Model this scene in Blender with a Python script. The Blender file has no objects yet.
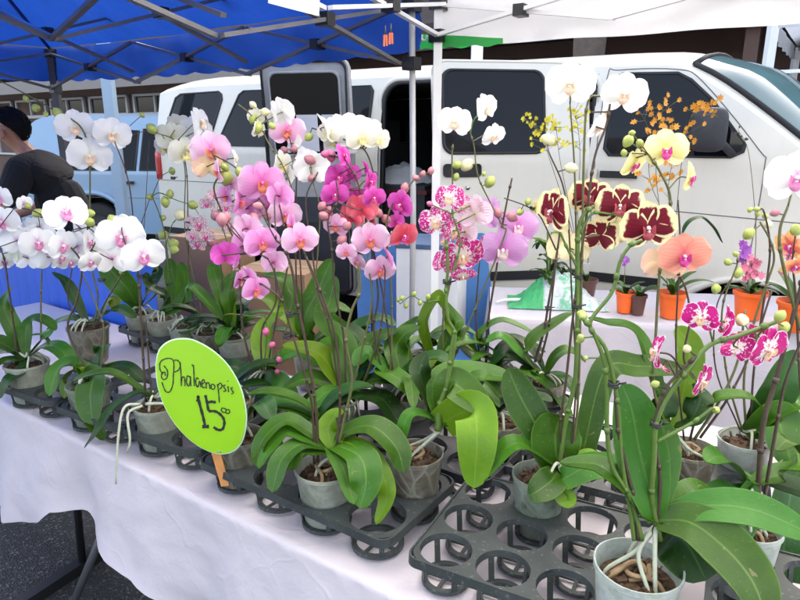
import bpy, math, random
from mathutils import Vector, Matrix, noise
R = math.radians
random.seed(7)
rnd = random.Random(11)
EXPOSURE = 3.35
scene = bpy.context.scene
COL = scene.collection

# ------------------------------------------------------------------ camera
F, PITCH, H = 628.0, R(15), 1.59          # focal length in photo pixels (800 wide), tilt, eye height
CP, SP = math.cos(PITCH), math.sin(PITCH)
CAM = Vector((0, 0, H))
cam_data = bpy.data.cameras.new('camera'); cam = bpy.data.objects.new('camera', cam_data)
COL.objects.link(cam)
cam.location = CAM; cam.rotation_euler = (R(90) - PITCH, 0, 0)
cam_data.sensor_width = 36; cam_data.lens = 36 * F / 800; cam_data.clip_start = .05; cam_data.clip_end = 500
scene.camera = cam
scene.render.resolution_x, scene.render.resolution_y = 1024, 768

def ray(px, py):
    x, y = (px - 400) / F, (300 - py) / F
    return Vector((x, CP + y * SP, -SP + y * CP))
def W(px, py, Y):
    d = ray(px, py); return CAM + d * (Y / d.y)
def ONZ(px, py, z):
    d = ray(px, py); return CAM + d * ((z - H) / d.z)
def depth(p):
    return p.y * CP - (p.z - H) * SP

# ------------------------------------------------------------------ mesh helpers
class MB:
    def __init__(s): s.v = []; s.f = []; s.m = []; s.uv = []
    def vert(s, p, uv=(0, 0)):
        s.v.append((p[0], p[1], p[2])); s.uv.append(uv); return len(s.v) - 1
    def face(s, ids, m=0): s.f.append(tuple(ids)); s.m.append(m)
    def grid(s, P, nu, nv, m=0, uvf=None):
        b = len(s.v)
        for j in range(nv + 1):
            for i in range(nu + 1):
                u, v = i / nu, j / nv
                s.vert(P(u, v), (u, v) if uvf is None else uvf(u, v))
        for j in range(nv):
            for i in range(nu):
                a = b + j * (nu + 1) + i
                s.face((a, a + 1, a + nu + 2, a + nu + 1), m)
    def box(s, lo, hi, m=0, M=None):
        x0, y0, z0 = lo; x1, y1, z1 = hi
        P = [Vector(p) for p in ((x0, y0, z0), (x1, y0, z0), (x1, y1, z0), (x0, y1, z0), (x0, y0, z1), (x1, y0, z1), (x1, y1, z1), (x0, y1, z1))]
        if M is not None: P = [M @ p for p in P]
        b = len(s.v)
        for p in P: s.vert(p)
        for q in ((0, 3, 2, 1), (4, 5, 6, 7), (0, 1, 5, 4), (1, 2, 6, 5), (2, 3, 7, 6), (3, 0, 4, 7)): s.face([b + k for k in q], m)
    def bar(s, a, b, w, h=None, m=0, up=(0, 0, 1)):
        a, b = Vector(a), Vector(b); h = h or w
        t = (b - a); L = t.length; t.normalize(); up = Vector(up)
        if abs(t.dot(up)) > .98: up = Vector((1, 0, 0))
        x = t.cross(up).normalized(); y = x.cross(t)
        M = Matrix(((x.x, t.x, y.x, a.x), (x.y, t.y, y.y, a.y), (x.z, t.z, y.z, a.z), (0, 0, 0, 1)))
        s.box((-w / 2, 0, -h / 2), (w / 2, L, h / 2), m, M)
    def tube(s, pts, r, n=6, m=0, cap=True, uvs=1.0):
        pts = [Vector(p) for p in pts]
        if callable(r): rr = [r(i / max(1, len(pts) - 1)) for i in range(len(pts))]
        elif isinstance(r, (list, tuple)): rr = r
        else: rr = [r] * len(pts)
        b = len(s.v); up = None; L = 0
        for i, p in enumerate(pts):
            t = (pts[min(i + 1, len(pts) - 1)] - pts[max(i - 1, 0)])
            if t.length < 1e-9: t = Vector((0, 0, 1))
            t.normalize()
            if i: L += (p - pts[i - 1]).length
            if up is None: up = Vector((0, 0, 1)) if abs(t.z) < .9 else Vector((1, 0, 0))
            x = t.cross(up)
            if x.length < 1e-6: x = t.orthogonal()
            x.normalize(); y = x.cross(t).normalized(); up = y
            for k in range(n):
                a = 2 * math.pi * k / n
                s.vert(p + (x * math.cos(a) + y * math.sin(a)) * rr[i], (k / n, L * uvs))
        for i in range(len(pts) - 1):
            for k in range(n):
                k2 = (k + 1) % n
                s.face((b + i * n + k, b + i * n + k2, b + (i + 1) * n + k2, b + (i + 1) * n + k), m)
        if cap:
            s.face([b + k for k in range(n)][::-1], m)
            e = b + (len(pts) - 1) * n
            s.face([e + k for k in range(n)], m)
    def lathe(s, prof, c=(0, 0, 0), n=24, m=0, wob=None, M=None):
        b = len(s.v)
        for j, (r, z) in enumerate(prof):
            for k in range(n):
                a = 2 * math.pi * k / n
                q = r * (wob(a, j) if wob else 1)
                p = Vector((q * math.cos(a), q * math.sin(a), z))
                if M is not None: p = M @ p
                s.vert(p + Vector(c), (k / n, j / max(1, len(prof) - 1)))
        for j in range(len(prof) - 1):
            for k in range(n):
                k2 = (k + 1) % n
                s.face((b + j * n + k, b + j * n + k2, b + (j + 1) * n + k2, b + (j + 1) * n + k), m)
    def ball(s, c, r, n=8, k=6, m=0, M=None):
        prof = [(max(1e-4, math.sin(math.pi * i / k)), -math.cos(math.pi * i / k)) for i in range(k + 1)]
        if not isinstance(r, (tuple, list)): r = (r, r, r)
        S = Matrix.Diagonal((r[0], r[1], r[2], 1))
        s.lathe(prof, c, n, m, None, (M @ S) if M is not None else S)

def build(name, mb, mats, parent=None, smooth=True, auto=None, world=True):
    me = bpy.data.meshes.new(name)
    o = parent.location if (parent is not None and world) else Vector((0, 0, 0))
    q = parent
    if parent is not None and world:
        o = Vector((0, 0, 0)); q = parent
        while q is not None: o = o + q.location; q = q.parent
    me.from_pydata([(a - o.x, b - o.y, c - o.z) for a, b, c in mb.v], [], mb.f)
    if not isinstance(mats, (list, tuple)): mats = [mats]
    for m in mats: me.materials.append(m)
    if len(mats) > 1: me.polygons.foreach_set('material_index', mb.m)
    uvl = me.uv_layers.new(name='UVMap')
    for l in me.loops: uvl.data[l.index].uv = mb.uv[l.vertex_index]
    me.polygons.foreach_set('use_smooth', [smooth] * len(me.polygons))
    if auto is not None: me.set_sharp_from_angle(angle=R(auto))
    me.update()
    ob = bpy.data.objects.new(name, me); COL.objects.link(ob)
    if parent is not None: ob.parent = parent
    return ob
def tag(o, label, cat, group=None):
    o['label'] = label; o['category'] = cat
    if group: o['group'] = group
    return o
def thing(name, label, cat, loc, group=None):
    o = bpy.data.objects.new(name, None); COL.objects.link(o); o.location = Vector(loc); o.empty_display_size = .05
    return tag(o, label, cat, group)
def struct(o): o['kind'] = 'structure'; return o
def catmull(P, n=6):
    P = [Vector(p) for p in P]
    if len(P) < 3:
        return [P[0].lerp(P[-1], i / n) for i in range(n + 1)]
    Q = [P[0] * 2 - P[1]] + P + [P[-1] * 2 - P[-2]]; out = []
    for i in range(1, len(Q) - 2):
        a, b, c, d = Q[i - 1], Q[i], Q[i + 1], Q[i + 2]
        for k in range(n):
            t = k / n
            out.append(.5 * ((2 * b) + (c - a) * t + (2 * a - 5 * b + 4 * c - d) * t * t + (3 * b - a - 3 * c + d) * t ** 3))
    out.append(P[-1]); return out

# ------------------------------------------------------------------ material helpers
class NT:
    def __init__(s, name):
        s.mat = bpy.data.materials.new(name); s.mat.use_nodes = True
        s.t = s.mat.node_tree; s.t.nodes.clear()
        s.out = s.n('ShaderNodeOutputMaterial')
    def n(s, typ, **kw):
        x = s.t.nodes.new(typ)
        for k, v in kw.items(): setattr(x, k, v)
        return x
    def link(s, a, b): s.t.links.new(a, b)
    def val(s, sock, v):
        if hasattr(v, 'links') or isinstance(v, bpy.types.NodeSocket): s.link(v, sock)
        else:
            if isinstance(v, (tuple, list)) and len(v) == 3 and sock.type == 'RGBA': v = (*v, 1)
            sock.default_value = v
    def math(s, op, a, b=None, c=None, clamp=False):
        x = s.n('ShaderNodeMath', operation=op); x.use_clamp = clamp
        s.val(x.inputs[0], a)
        if b is not None: s.val(x.inputs[1], b)
        if c is not None: s.val(x.inputs[2], c)
        return x.outputs[0]
    def mix(s, f, a, b, blend='MIX'):
        x = s.n('ShaderNodeMix', data_type='RGBA', blend_type=blend)
        s.val(x.inputs[0], f); s.val(x.inputs[6], a); s.val(x.inputs[7], b); return x.outputs[2]
    def ramp(s, f, stops, interp='LINEAR'):
        x = s.n('ShaderNodeValToRGB'); x.color_ramp.interpolation = interp
        e = x.color_ramp.elements
        while len(e) < len(stops): e.new(.5)
        for k, (p, c) in enumerate(stops):
            e[k].position = p; e[k].color = (*c, 1) if len(c) == 3 else c
        s.val(x.inputs[0], f); return x.outputs[0]
    def noise(s, scale, detail=4, vec=None, rough=.55, dist=0):
        x = s.n('ShaderNodeTexNoise'); x.inputs['Scale'].default_value = scale; x.inputs['Detail'].default_value = detail
        x.inputs['Roughness'].default_value = rough; x.inputs['Distortion'].default_value = dist
        s.link(vec if vec is not None else s.n('ShaderNodeTexCoord').outputs['Object'], x.inputs['Vector']); return x.outputs[0]
    def bsdf(s, **kw):
        x = s.n('ShaderNodeBsdfPrincipled')
        for k, v in kw.items(): s.val(x.inputs[k.replace('_', ' ')], v)
        return x
    def bump(s, h, strength=.3, dist=.01):
        x = s.n('ShaderNodeBump'); x.inputs['Strength'].default_value = strength; x.inputs['Distance'].default_value = dist
        s.link(h, x.inputs['Height']); return x.outputs[0]
    def done(s, sh):
        s.link(sh, s.out.inputs['Surface']); return s.mat
    def mixsh(s, f, a, b):
        x = s.n('ShaderNodeMixShader'); s.val(x.inputs[0], f); s.link(a, x.inputs[1]); s.link(b, x.inputs[2]); return x.outputs[0]

def simple(name, col, rough=.5, metal=0, var=.25, scale=12, bump=0, bscale=60, coat=0, spec=.5):
    t = NT(name)
    n = t.noise(scale)
    c = t.mix(n, tuple(x * (1 - var) for x in col), tuple(min(1, x * (1 + var)) for x in col))
    b = t.bsdf(Base_Color=c, Roughness=rough, Metallic=metal, Coat_Weight=coat, Specular_IOR_Level=spec)
    if bump: t.link(t.bump(t.noise(bscale), bump, .004), b.inputs['Normal'])
    return t.done(b.outputs[0])
def srgb(r, g, b):
    f = lambda x: (x / 255 / 12.92) if x / 255 <= .04045 else ((x / 255 + .055) / 1.055) ** 2.4
    return (f(r), f(g), f(b))

def leaf_mat(name, lo, hi, mid, under=None, trans=.22, rough=.31):
    t = NT(name)
    uv = t.n('ShaderNodeUVMap').outputs[0]; sp = t.n('ShaderNodeSeparateXYZ'); t.link(uv, sp.inputs[0])
    u, v = sp.outputs[0], sp.outputs[1]
    oi = t.n('ShaderNodeObjectInfo').outputs['Random']
    n = t.noise(9, 5)
    n2 = t.noise(160, 2)
    c = t.ramp(n, [(.28, lo), (.72, hi)])
    hsv = t.n('ShaderNodeHueSaturation'); t.link(c, hsv.inputs['Color'])
    t.link(t.math('ADD', .49, t.math('MULTIPLY', oi, .025)), hsv.inputs['Hue']); t.link(t.math('ADD', .65, t.math('MULTIPLY', oi, .65)), hsv.inputs['Value'])
    c = hsv.outputs[0]
    d = t.math('ABSOLUTE', t.math('SUBTRACT', u, .5))
    mr = t.ramp(d, [(.0, (1, 1, 1)), (.035, (0, 0, 0))])
    c = t.mix(t.math('MULTIPLY', mr, .55), c, mid)
    wv = t.n('ShaderNodeTexWave'); wv.inputs['Scale'].default_value = 9; wv.inputs['Distortion'].default_value = .6; t.link(uv, wv.inputs['Vector'])
    c = t.mix(t.math('MULTIPLY', t.math('MULTIPLY', wv.outputs['Fac'], n), .08), c, mid)
    blot = t.ramp(t.noise(3.2, 6, None, .7, .8), [(.52, (0, 0, 0)), (.70, (1, 1, 1))]); c = t.mix(t.math('MULTIPLY', blot, .45), c, (lo[0] * .9 + .02, lo[1] * .72, lo[2] * .8))
    tipy = t.ramp(t.math('ADD', v, t.math('MULTIPLY', n, .25)), [(1.0, (0, 0, 0)), (1.14, (1, 1, 1))]); c = t.mix(t.math('MULTIPLY', tipy, .4), c, (.20, .24, .03))
    scar = t.ramp(t.noise(26, 2, None, .5, 2.0), [(.725, (0, 0, 0)), (.75, (1, 1, 1))]); c = t.mix(t.math('MULTIPLY', scar, .55), c, (.22, .19, .09))
    edge = t.ramp(d, [(.465, (0, 0, 0)), (.5, (1, 1, 1))])
    c = t.mix(t.math('MULTIPLY', edge, .45), c, mid)
    c = t.mix(t.math('MULTIPLY', t.ramp(n2, [(.66, (0, 0, 0)), (.72, (1, 1, 1))]), .22), c, (.32, .34, .2))
    b = t.bsdf(Base_Color=c, Roughness=t.math('ADD', rough - .05, t.math('MULTIPLY', n, .16)), Specular_IOR_Level=.3, Normal=t.bump(t.math('ADD', t.math('MULTIPLY', wv.outputs['Fac'], .12), t.math('ADD', t.math('MULTIPLY', n2, .6), t.math('MULTIPLY', n, 2.0))), .28, .003))
    tr = t.n('ShaderNodeBsdfTranslucent'); t.link(t.mix(.5, c, (hi[0] * 2.2, hi[1] * 1.8, hi[2] * .5)), tr.inputs[0])
    return t.done(t.mixsh(trans, b.outputs[0], tr.outputs[0]))

def petal_mat(name, stops, edge=None, spots=None, veins=None, trans=.35, rough=.5):
    """stops: colours from the petal's base to its tip; edge=(colour, start); spots=(colour, scale, threshold, fade0, fade1); veins=(colour, amount)"""
    t = NT(name)
    uv = t.n('ShaderNodeUVMap').outputs[0]; sp = t.n('ShaderNodeSeparateXYZ'); t.link(uv, sp.inputs[0])
    u, v = sp.outputs[0], sp.outputs[1]
    oi = t.n('ShaderNodeObjectInfo').outputs['Random']
    off = t.n('ShaderNodeVectorMath', operation='ADD'); t.link(uv, off.inputs[0])
    cb = t.n('ShaderNodeCombineXYZ'); t.link(t.math('MULTIPLY', oi, 17.0), cb.inputs[0]); t.link(t.math('MULTIPLY', oi, 5.0), cb.inputs[1]); t.link(cb.outputs[0], off.inputs[1])
    n = t.noise(5, 4, off.outputs[0])
    c = t.ramp(t.math('ADD', v, t.math('MULTIPLY', t.math('SUBTRACT', n, .5), .2)), stops)
    d = t.math('ABSOLUTE', t.math('SUBTRACT', t.math('MULTIPLY', u, 2), 1))
    if veins:
        w = t.n('ShaderNodeTexWave'); w.inputs['Scale'].default_value = 2.6; w.inputs['Distortion'].default_value = 4.5; w.inputs['Detail'].default_value = 3; t.link(off.outputs[0], w.inputs['Vector'])
        f = t.ramp(w.outputs['Fac'], [(.6, (0, 0, 0)), (.95, (1, 1, 1))])
        c = t.mix(t.math('MULTIPLY', f, veins[1]), c, veins[0])
    if spots:
        col, sc, th, f0, f1 = spots
        m = t.n('ShaderNodeMapping'); m.inputs['Scale'].default_value = (1.7, 1.0, 1); t.link(off.outputs[0], m.inputs[0])
        sn = t.noise(sc, 3, m.outputs[0], .6, .4)
        fade = t.ramp(v, [(f0, (0, 0, 0)), (f1, (1, 1, 1))])
        x = t.math('ADD', sn, t.math('MULTIPLY', fade, .22))
        f = t.ramp(x, [(th - .02, (0, 0, 0)), (th + .03, (1, 1, 1))])
        c = t.mix(f, c, col)
    if edge:
        e = t.math('MAXIMUM', t.math('POWER', d, 1.3), v)
        e = t.math('ADD', e, t.math('MULTIPLY', t.math('SUBTRACT', t.noise(7, 3, off.outputs[0]), .5), .22))
        f = t.ramp(e, [(edge[1], (0, 0, 0)), (edge[1] + .06, (1, 1, 1))])
        c = t.mix(f, c, edge[0])
    rb = t.n('ShaderNodeTexWave'); rb.inputs['Scale'].default_value = 7; rb.inputs['Distortion'].default_value = 1.5; t.link(off.outputs[0], rb.inputs['Vector'])
    b = t.bsdf(Base_Color=c, Roughness=rough, Specular_IOR_Level=.3, Normal=t.bump(rb.outputs['Fac'], .1, .002))
    tr = t.n('ShaderNodeBsdfTranslucent'); t.link(c, tr.inputs[0])
    return t.done(t.mixsh(trans, b.outputs[0], tr.outputs[0]))

M = {}
M['leaf'] = leaf_mat('orchid_leaf_green', (.022, .080, .004), (.062, .175, .009), (.15, .28, .05))
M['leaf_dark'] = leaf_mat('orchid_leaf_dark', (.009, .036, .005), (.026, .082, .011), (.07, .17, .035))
M['leaf_lime'] = leaf_mat('orchid_leaf_lime', (.09, .19, .008), (.18, .30, .012), (.27, .38, .04), trans=.32)
M['leaf_blue'] = leaf_mat('orchid_leaf_bluegreen', (.026, .092, .010), (.060, .172, .018), (.15, .27, .07))
M['stem_green'] = simple('flower_spike_green', (.085, .15, .025), .45, var=.45, scale=25)
M['stem_dark'] = simple('flower_spike_purple_brown', (.055, .035, .022), .45, var=.5, scale=60)
M['stem_olive'] = simple('flower_spike_olive', (.10, .10, .035), .45, var=.45, scale=50)
M['clip'] = simple('dark_clip_plastic', (.02, .02, .02), .4)
M['bud_green'] = simple('bud_green', (.34, .40, .10), .45, var=.25, scale=60)
M['bud_cream'] = simple('bud_cream', (.66, .62, .36), .45, var=.15, scale=60)
M['bud_pink'] = simple('bud_pink', (.42, .17, .20), .45, var=.3, scale=60)
M['bud_mauve'] = simple('bud_mauve', (.50, .10, .22), .45, var=.25, scale=60)
M['bark_root'] = simple('brown_dry_root', (.30, .20, .10), .7, var=.35, scale=60)
M['root'] = simple('aerial_root_silver', (.42, .44, .33), .7, var=.3, scale=50, bump=.3)
def bark_mat():
    t = NT('orchid_bark'); v = t.n('ShaderNodeTexVoronoi'); v.inputs['Scale'].default_value = 90
    t.link(t.n('ShaderNodeTexCoord').outputs['Object'], v.inputs['Vector'])
    c = t.mix(v.outputs['Color'], (.018, .010, .006), (.13, .07, .032)); c = t.mix(t.math('MULTIPLY', t.noise(30), .5), c, (.06, .036, .018))
    return t.done(t.bsdf(Base_Color=c, Roughness=.9, Normal=t.bump(t.noise(220), .6, .004)).outputs[0])
M['bark'] = bark_mat()
def pot_mat(name, clear, tint, dark):
    t = NT(name)
    tc = t.n('ShaderNodeTexCoord').outputs['Object']
    n = t.noise(16, 6, tc, .65, .6); n2 = t.noise(55, 4, tc)
    c = t.ramp(t.math('ADD', t.math('MULTIPLY', n, .75), t.math('MULTIPLY', n2, .25)), [(.36, dark), (.48, tuple(.5 * (a + b) for a, b in zip(dark, tint))), (.60, tint)])
    vr = t.n('ShaderNodeTexVoronoi', feature='DISTANCE_TO_EDGE'); vr.inputs['Scale'].default_value = 32; mp = t.n('ShaderNodeMapping'); mp.inputs['Scale'].default_value = (1, 1, .5); t.link(tc, mp.inputs[0]); t.link(mp.outputs[0], vr.inputs['Vector'])
    c = t.mix(t.math('MULTIPLY', t.ramp(vr.outputs['Distance'], [(.0, (1, 1, 1)), (.10, (0, 0, 0))]), .4), c, (.5, .52, .42)); gz = t.ramp(n2, [(.5, (0, 0, 0)), (.62, (1, 1, 1))]); c = t.mix(t.math('MULTIPLY', gz, .35), c, (.16, .20, .07))
    b = t.bsdf(Base_Color=c, Roughness=.32, Specular_IOR_Level=.5)
    wv = t.n('ShaderNodeTexWave', bands_direction='Z'); wv.inputs['Scale'].default_value = 70; wv.inputs['Distortion'].default_value = .4; t.link(tc, wv.inputs['Vector'])
    t.link(t.bump(wv.outputs['Fac'], .25, .002), b.inputs['Normal'])
    tr = t.n('ShaderNodeBsdfTranslucent'); tr.inputs[0].default_value = (.6, .64, .58, 1)
    tp = t.n('ShaderNodeBsdfTransparent'); tp.inputs[0].default_value = (.9, .94, .9, 1)
    return t.done(t.mixsh(clear, t.mixsh(.22, b.outputs[0], tr.outputs[0]), tp.outputs[0]))
M['pot_milky'] = pot_mat('milky_plastic_pot', .24, (.50, .52, .45), (.22, .22, .16))
M['pot_clear'] = pot_mat('clear_plastic_pot', .45, (.42, .48, .42), (.10, .13, .08))
M['pot_brown'] = pot_mat('clear_pot_full_of_bark', .06, (.22, .20, .16), (.07, .045, .03))
M['pot_frost'] = pot_mat('frosted_white_pot', .26, (.66, .72, .70), (.46, .52, .48))
M['pot_orange'] = simple('orange_plastic_pot', (.80, .13, .015), .42, var=.08)
M['pot_brown_solid'] = simple('brown_plastic_pot', (.10, .045, .035), .4)
def tray_mat():
    t = NT('dusty_grey_green_tray_plastic'); n = t.noise(14, 6); n2 = t.noise(120, 3)
    c = t.mix(n, (.015, .019, .019), (.050, .060, .057)); c = t.mix(t.math('MULTIPLY', t.ramp(n2, [(.62, (0, 0, 0)), (.7, (1, 1, 1))]), .35), c, (.22, .23, .21))
    return t.done(t.bsdf(Base_Color=c, Roughness=t.math('ADD', .35, t.math('MULTIPLY', n, .3)), Normal=t.bump(n2, .15, .002)).outputs[0])
M['tray'] = tray_mat()
M['tray_black'] = simple('black_tray_plastic', (.016, .017, .02), .42, var=.4)

white = (.93, .93, .90)
PET = {
 'white': petal_mat('white_petal', [(0, (.72, .76, .52)), (.14, white), (1, (.95, .95, .94))]),
 'cream': petal_mat('cream_petal', [(0, (.68, .70, .36)), (.3, (.84, .83, .68)), (1, (.86, .86, .78))]),
 'whtM': petal_mat('white_petal_with_pink_flush', [(0, (.66, .30, .55)), (.16, (.84, .76, .82)), (.34, white), (1, (.95, .95, .94))]),
 'pink': petal_mat('lavender_pink_petal', [(0, (.62, .10, .36)), (.25, (.74, .24, .55)), (.7, (.82, .38, .70)), (1, (.88, .58, .80))], veins=((.66, .16, .48), .2)),
 'pale': petal_mat('pale_pink_petal', [(0, (.66, .18, .42)), (.25, (.82, .42, .66)), (1, (.90, .68, .83))], veins=((.74, .28, .55), .15)),
 'mag': petal_mat('magenta_petal', [(0, (.46, .02, .22)), (.4, (.62, .06, .40)), (1, (.70, .16, .55))], veins=((.5, .02, .3), .4)),
 'coral': petal_mat('coral_red_petal', [(0, (.58, .03, .07)), (.5, (.72, .10, .16)), (1, (.78, .22, .27))], veins=((.6, .04, .08), .35)),
 'spot': petal_mat('white_petal_with_magenta_blotches', [(0, (.86, .80, .66)), (.3, (.88, .82, .82)), (1, (.88, .84, .86))], spots=((.55, .02, .24), 6.5, .63, .1, .6), edge=((.86, .80, .84), .92)),
 'spotR': petal_mat('white_petal_with_bold_magenta_patches', [(0, (.90, .86, .74)), (.3, (.92, .88, .87)), (1, (.90, .86, .88))], spots=((.50, .012, .20), 4.2, .575, .22, .55), edge=((.90, .82, .87), .90)),
 'spotlt': petal_mat('pale_petal_with_fine_veins', [(0, (.80, .72, .56)), (.4, (.86, .70, .76)), (1, (.88, .76, .82))], veins=((.62, .16, .36), .55)),
 'lav': petal_mat('soft_lavender_petal', [(0, (.66, .12, .48)), (.25, (.72, .34, .68)), (1, (.76, .46, .76))], veins=((.62, .24, .58), .18)),
 'harl': petal_mat('burgundy_petal_with_yellow_edge', [(0, (.17, .003, .016)), (.5, (.13, .002, .012)), (1, (.19, .006, .024))], edge=((.86, .78, .44), .72), trans=.25, veins=((.24, .01, .04), .25)),
 'harlb': petal_mat('cream_petal_back', [(0, (.70, .72, .30)), (.5, (.84, .78, .50)), (1, (.84, .72, .42))], edge=((.62, .20, .2), .95)),
 'yel': petal_mat('pale_yellow_petal', [(0, (.66, .66, .12)), (.3, (.84, .78, .34)), (1, (.86, .84, .52))], veins=((.80, .72, .3), .3)),
 'peach': petal_mat('peach_petal', [(0, (.72, .12, .18)), (.25, (.82, .33, .26)), (1, (.84, .42, .30))], veins=((.78, .20, .2), .3)),
 'peachb': petal_mat('cream_peach_petal', [(0, (.72, .60, .3)), (.5, (.82, .60, .40)), (1, (.84, .56, .44))], veins=((.78, .42, .3), .4)),
 'mini': petal_mat('small_white_petal_with_purple_bars', [(0, (.7, .4, .5)), (.3, (.86, .78, .80)), (1, (.86, .80, .82))], spots=((.40, .02, .10), 8.0, .74, .0, .25)),
 'redy': petal_mat('yellow_petal_with_red_marks', [(0, (.70, .10, .16)), (.4, (.80, .40, .20)), (1, (.82, .64, .22))], veins=((.7, .08, .1), .6)),
}
def lipm(name, c0, c1): 
    t = NT(name); n = t.noise(45, 3)
    return t.done(t.bsdf(Base_Color=t.mix(t.ramp(n, [(.35, (0, 0, 0)), (.65, (1, 1, 1))]), c0, c1), Roughness=.4).outputs[0])
LIP = {
 'magsoft': (lipm('lip_soft_magenta', (.66, .10, .36), (.80, .40, .60)), lipm('lip_column_soft_pink', (.86, .70, .78), (.80, .46, .62))),
 'white': (lipm('lip_white_orange', (.86, .80, .70), (.80, .42, .20)), lipm('lip_column_white', (.86, .84, .8), (.84, .76, .66))),
 'yellow': (lipm('lip_yellow', (.84, .66, .10), (.84, .78, .5)), lipm('lip_column_pale', (.86, .84, .7), (.84, .80, .5))),
 'mag': (lipm('lip_magenta', (.56, .02, .22), (.66, .08, .34)), lipm('lip_column_pink', (.82, .60, .72), (.70, .2, .42))),
 'magor': (lipm('lip_magenta_orange', (.60, .03, .12), (.78, .34, .10)), lipm('lip_column_magenta', (.62, .04, .22), (.72, .2, .36))),
 'pinkwhite': (lipm('lip_pale_pink', (.86, .76, .74), (.80, .52, .50)), lipm('lip_column_lav', (.80, .6, .78), (.8, .7, .76))),
 'dark': (lipm('lip_dark', (.16, .01, .02), (.62, .12, .14)), lipm('lip_column_white2', (.86, .80, .80), (.8, .6, .6))),
 'cream': (lipm('lip_cream', (.84, .76, .48), (.72, .3, .16)), lipm('lip_column_cream', (.86, .80, .62), (.8, .6, .5))),
}
# ================================================================== SETTING
TT = Vector((.824, -.566, 0)); NN = Vector((.566, .824, 0))      # along the stall row, and away from the camera
ZUP = Vector((0, 0, 1))
def TB(a, b, z=0.0): return Vector((-.787, 1.54, z)) + TT * a + NN * b

# ---- sky, sun
SUN_EL, SUN_AZ = R(32), R(31)        # azimuth clockwise from +Y: behind the shop roof
world = bpy.data.worlds.new('World'); scene.world = world; world.use_nodes = True
wt = world.node_tree; bg = wt.nodes['Background']
sky = wt.nodes.new('ShaderNodeTexSky'); sky.sky_type = 'NISHITA'; sky.sun_disc = False
sky.sun_elevation = SUN_EL; sky.sun_rotation = SUN_AZ; sky.dust_density = 5; sky.ozone_density = .0; sky.air_density = .8
hz0 = wt.nodes.new('ShaderNodeHueSaturation'); hz0.inputs['Saturation'].default_value = .65; wt.links.new(sky.outputs[0], hz0.inputs['Color']); wt.links.new(hz0.outputs[0], bg.inputs[0]); bg.inputs[1].default_value = .10
sd = bpy.data.lights.new('sun', 'SUN'); sd.energy = 5; sd.angle = R(.5); sd.color = (1, .95, .87)
so = bpy.data.objects.new('sun', sd); COL.objects.link(so)
so.rotation_euler = Vector((math.sin(SUN_AZ) * math.cos(SUN_EL), math.cos(SUN_AZ) * math.cos(SUN_EL), math.sin(SUN_EL))).to_track_quat('Z', 'Y').to_euler()
scene.view_settings.view_transform = 'Standard'; scene.view_settings.look = 'None'
scene.view_settings.exposure = EXPOSURE; scene.view_settings.gamma = 1

# ---- asphalt
def asphalt():
    t = NT('worn_asphalt'); tc = t.n('ShaderNodeTexCoord').outputs['Object']
    v = t.n('ShaderNodeTexVoronoi'); v.inputs['Scale'].default_value = 140; t.link(tc, v.inputs['Vector'])
    n = t.noise(1.3, 6, tc); n2 = t.noise(300, 2, tc)
    sp = t.n('ShaderNodeSeparateColor'); t.link(v.outputs['Color'], sp.inputs[0])
    c = t.ramp(sp.outputs[0], [(.0, (.018, .018, .02)), (.7, (.04, .04, .042)), (.86, (.06, .06, .06)), (.95, (.16, .155, .145)), (1, (.24, .23, .22))])
    c = t.mix(t.math('MULTIPLY', n, .5), c, (.055, .053, .05))
    return t.done(t.bsdf(Base_Color=c, Roughness=.85, Normal=t.bump(v.outputs['Distance'], .6, .006)).outputs[0])
g = MB(); g.grid(lambda u, v: (-120 + 240 * u, -120 + 240 * v, 0), 2, 2)
ground = struct(build('ground', g, asphalt(), smooth=False))

# ---- tablecloths
def cloth_mat(name, col, sc=1):
    t = NT(name); n = t.noise(5 * sc, 5); n2 = t.noise(26 * sc, 4, None, .6, 1.2)
    c = t.mix(n, tuple(x * .95 for x in col), col)
    w = t.n('ShaderNodeTexVoronoi', feature='DISTANCE_TO_EDGE'); w.inputs['Scale'].default_value = 3.4
    tn = t.n('ShaderNodeVectorMath', operation='ADD'); nn = t.n('ShaderNodeTexNoise'); nn.inputs['Scale'].default_value = 3
    tc = t.n('ShaderNodeTexCoord').outputs['Object']; t.link(tc, nn.inputs['Vector']); t.link(tc, tn.inputs[0]); t.link(nn.outputs['Color'], tn.inputs[1]); t.link(tn.outputs[0], w.inputs['Vector'])
    cr = t.ramp(w.outputs['Distance'], [(0, (1, 1, 1)), (.05, (0, 0, 0))])
    h = t.math('ADD', t.math('MULTIPLY', n2, .8), t.math('MULTIPLY', cr, .3))
    b = t.bsdf(Base_Color=c, Roughness=.75, Normal=t.bump(h, .18, .012)); b.inputs['Sheen Weight'].default_value = .15
    tr = t.n('ShaderNodeBsdfTranslucent'); t.link(c, tr.inputs[0])
    return t.done(t.mixsh(.15, b.outputs[0], tr.outputs[0]))
M['cloth'] = cloth_mat('lavender_white_cloth', (.63, .57, .60))
M['cloth2'] = cloth_mat('back_table_cloth', (.60, .55, .58))
A0, A1 = -1.75, 2.7
def hem(a):
    pts = [(-1.8, .30), (-.62, .345), (-.42, .395), (-.34, .44), (-.28, .495), (-.17, .512), (-.05, .485), (.29, .415), (.8, .33), (2.8, .28)]
    for (x0, z0), (x1, z1) in zip(pts, pts[1:]):
        if a <= x1: return z0 + (z1 - z0) * max(0, (a - x0) / (x1 - x0))
    return .28
def deep(a): return .68 + .42 * min(1, max(0, (a - .25) / .2))
cl = MB()
NA = 260
def fold(a, w):
    f = .022 * math.sin(a * 9 + 1.2 * math.sin(a * 4)) + .012 * math.sin(a * 23 + 2) + .03 * noise.noise(Vector((a * 3, w * 1.5, 3)))
    return f
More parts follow.
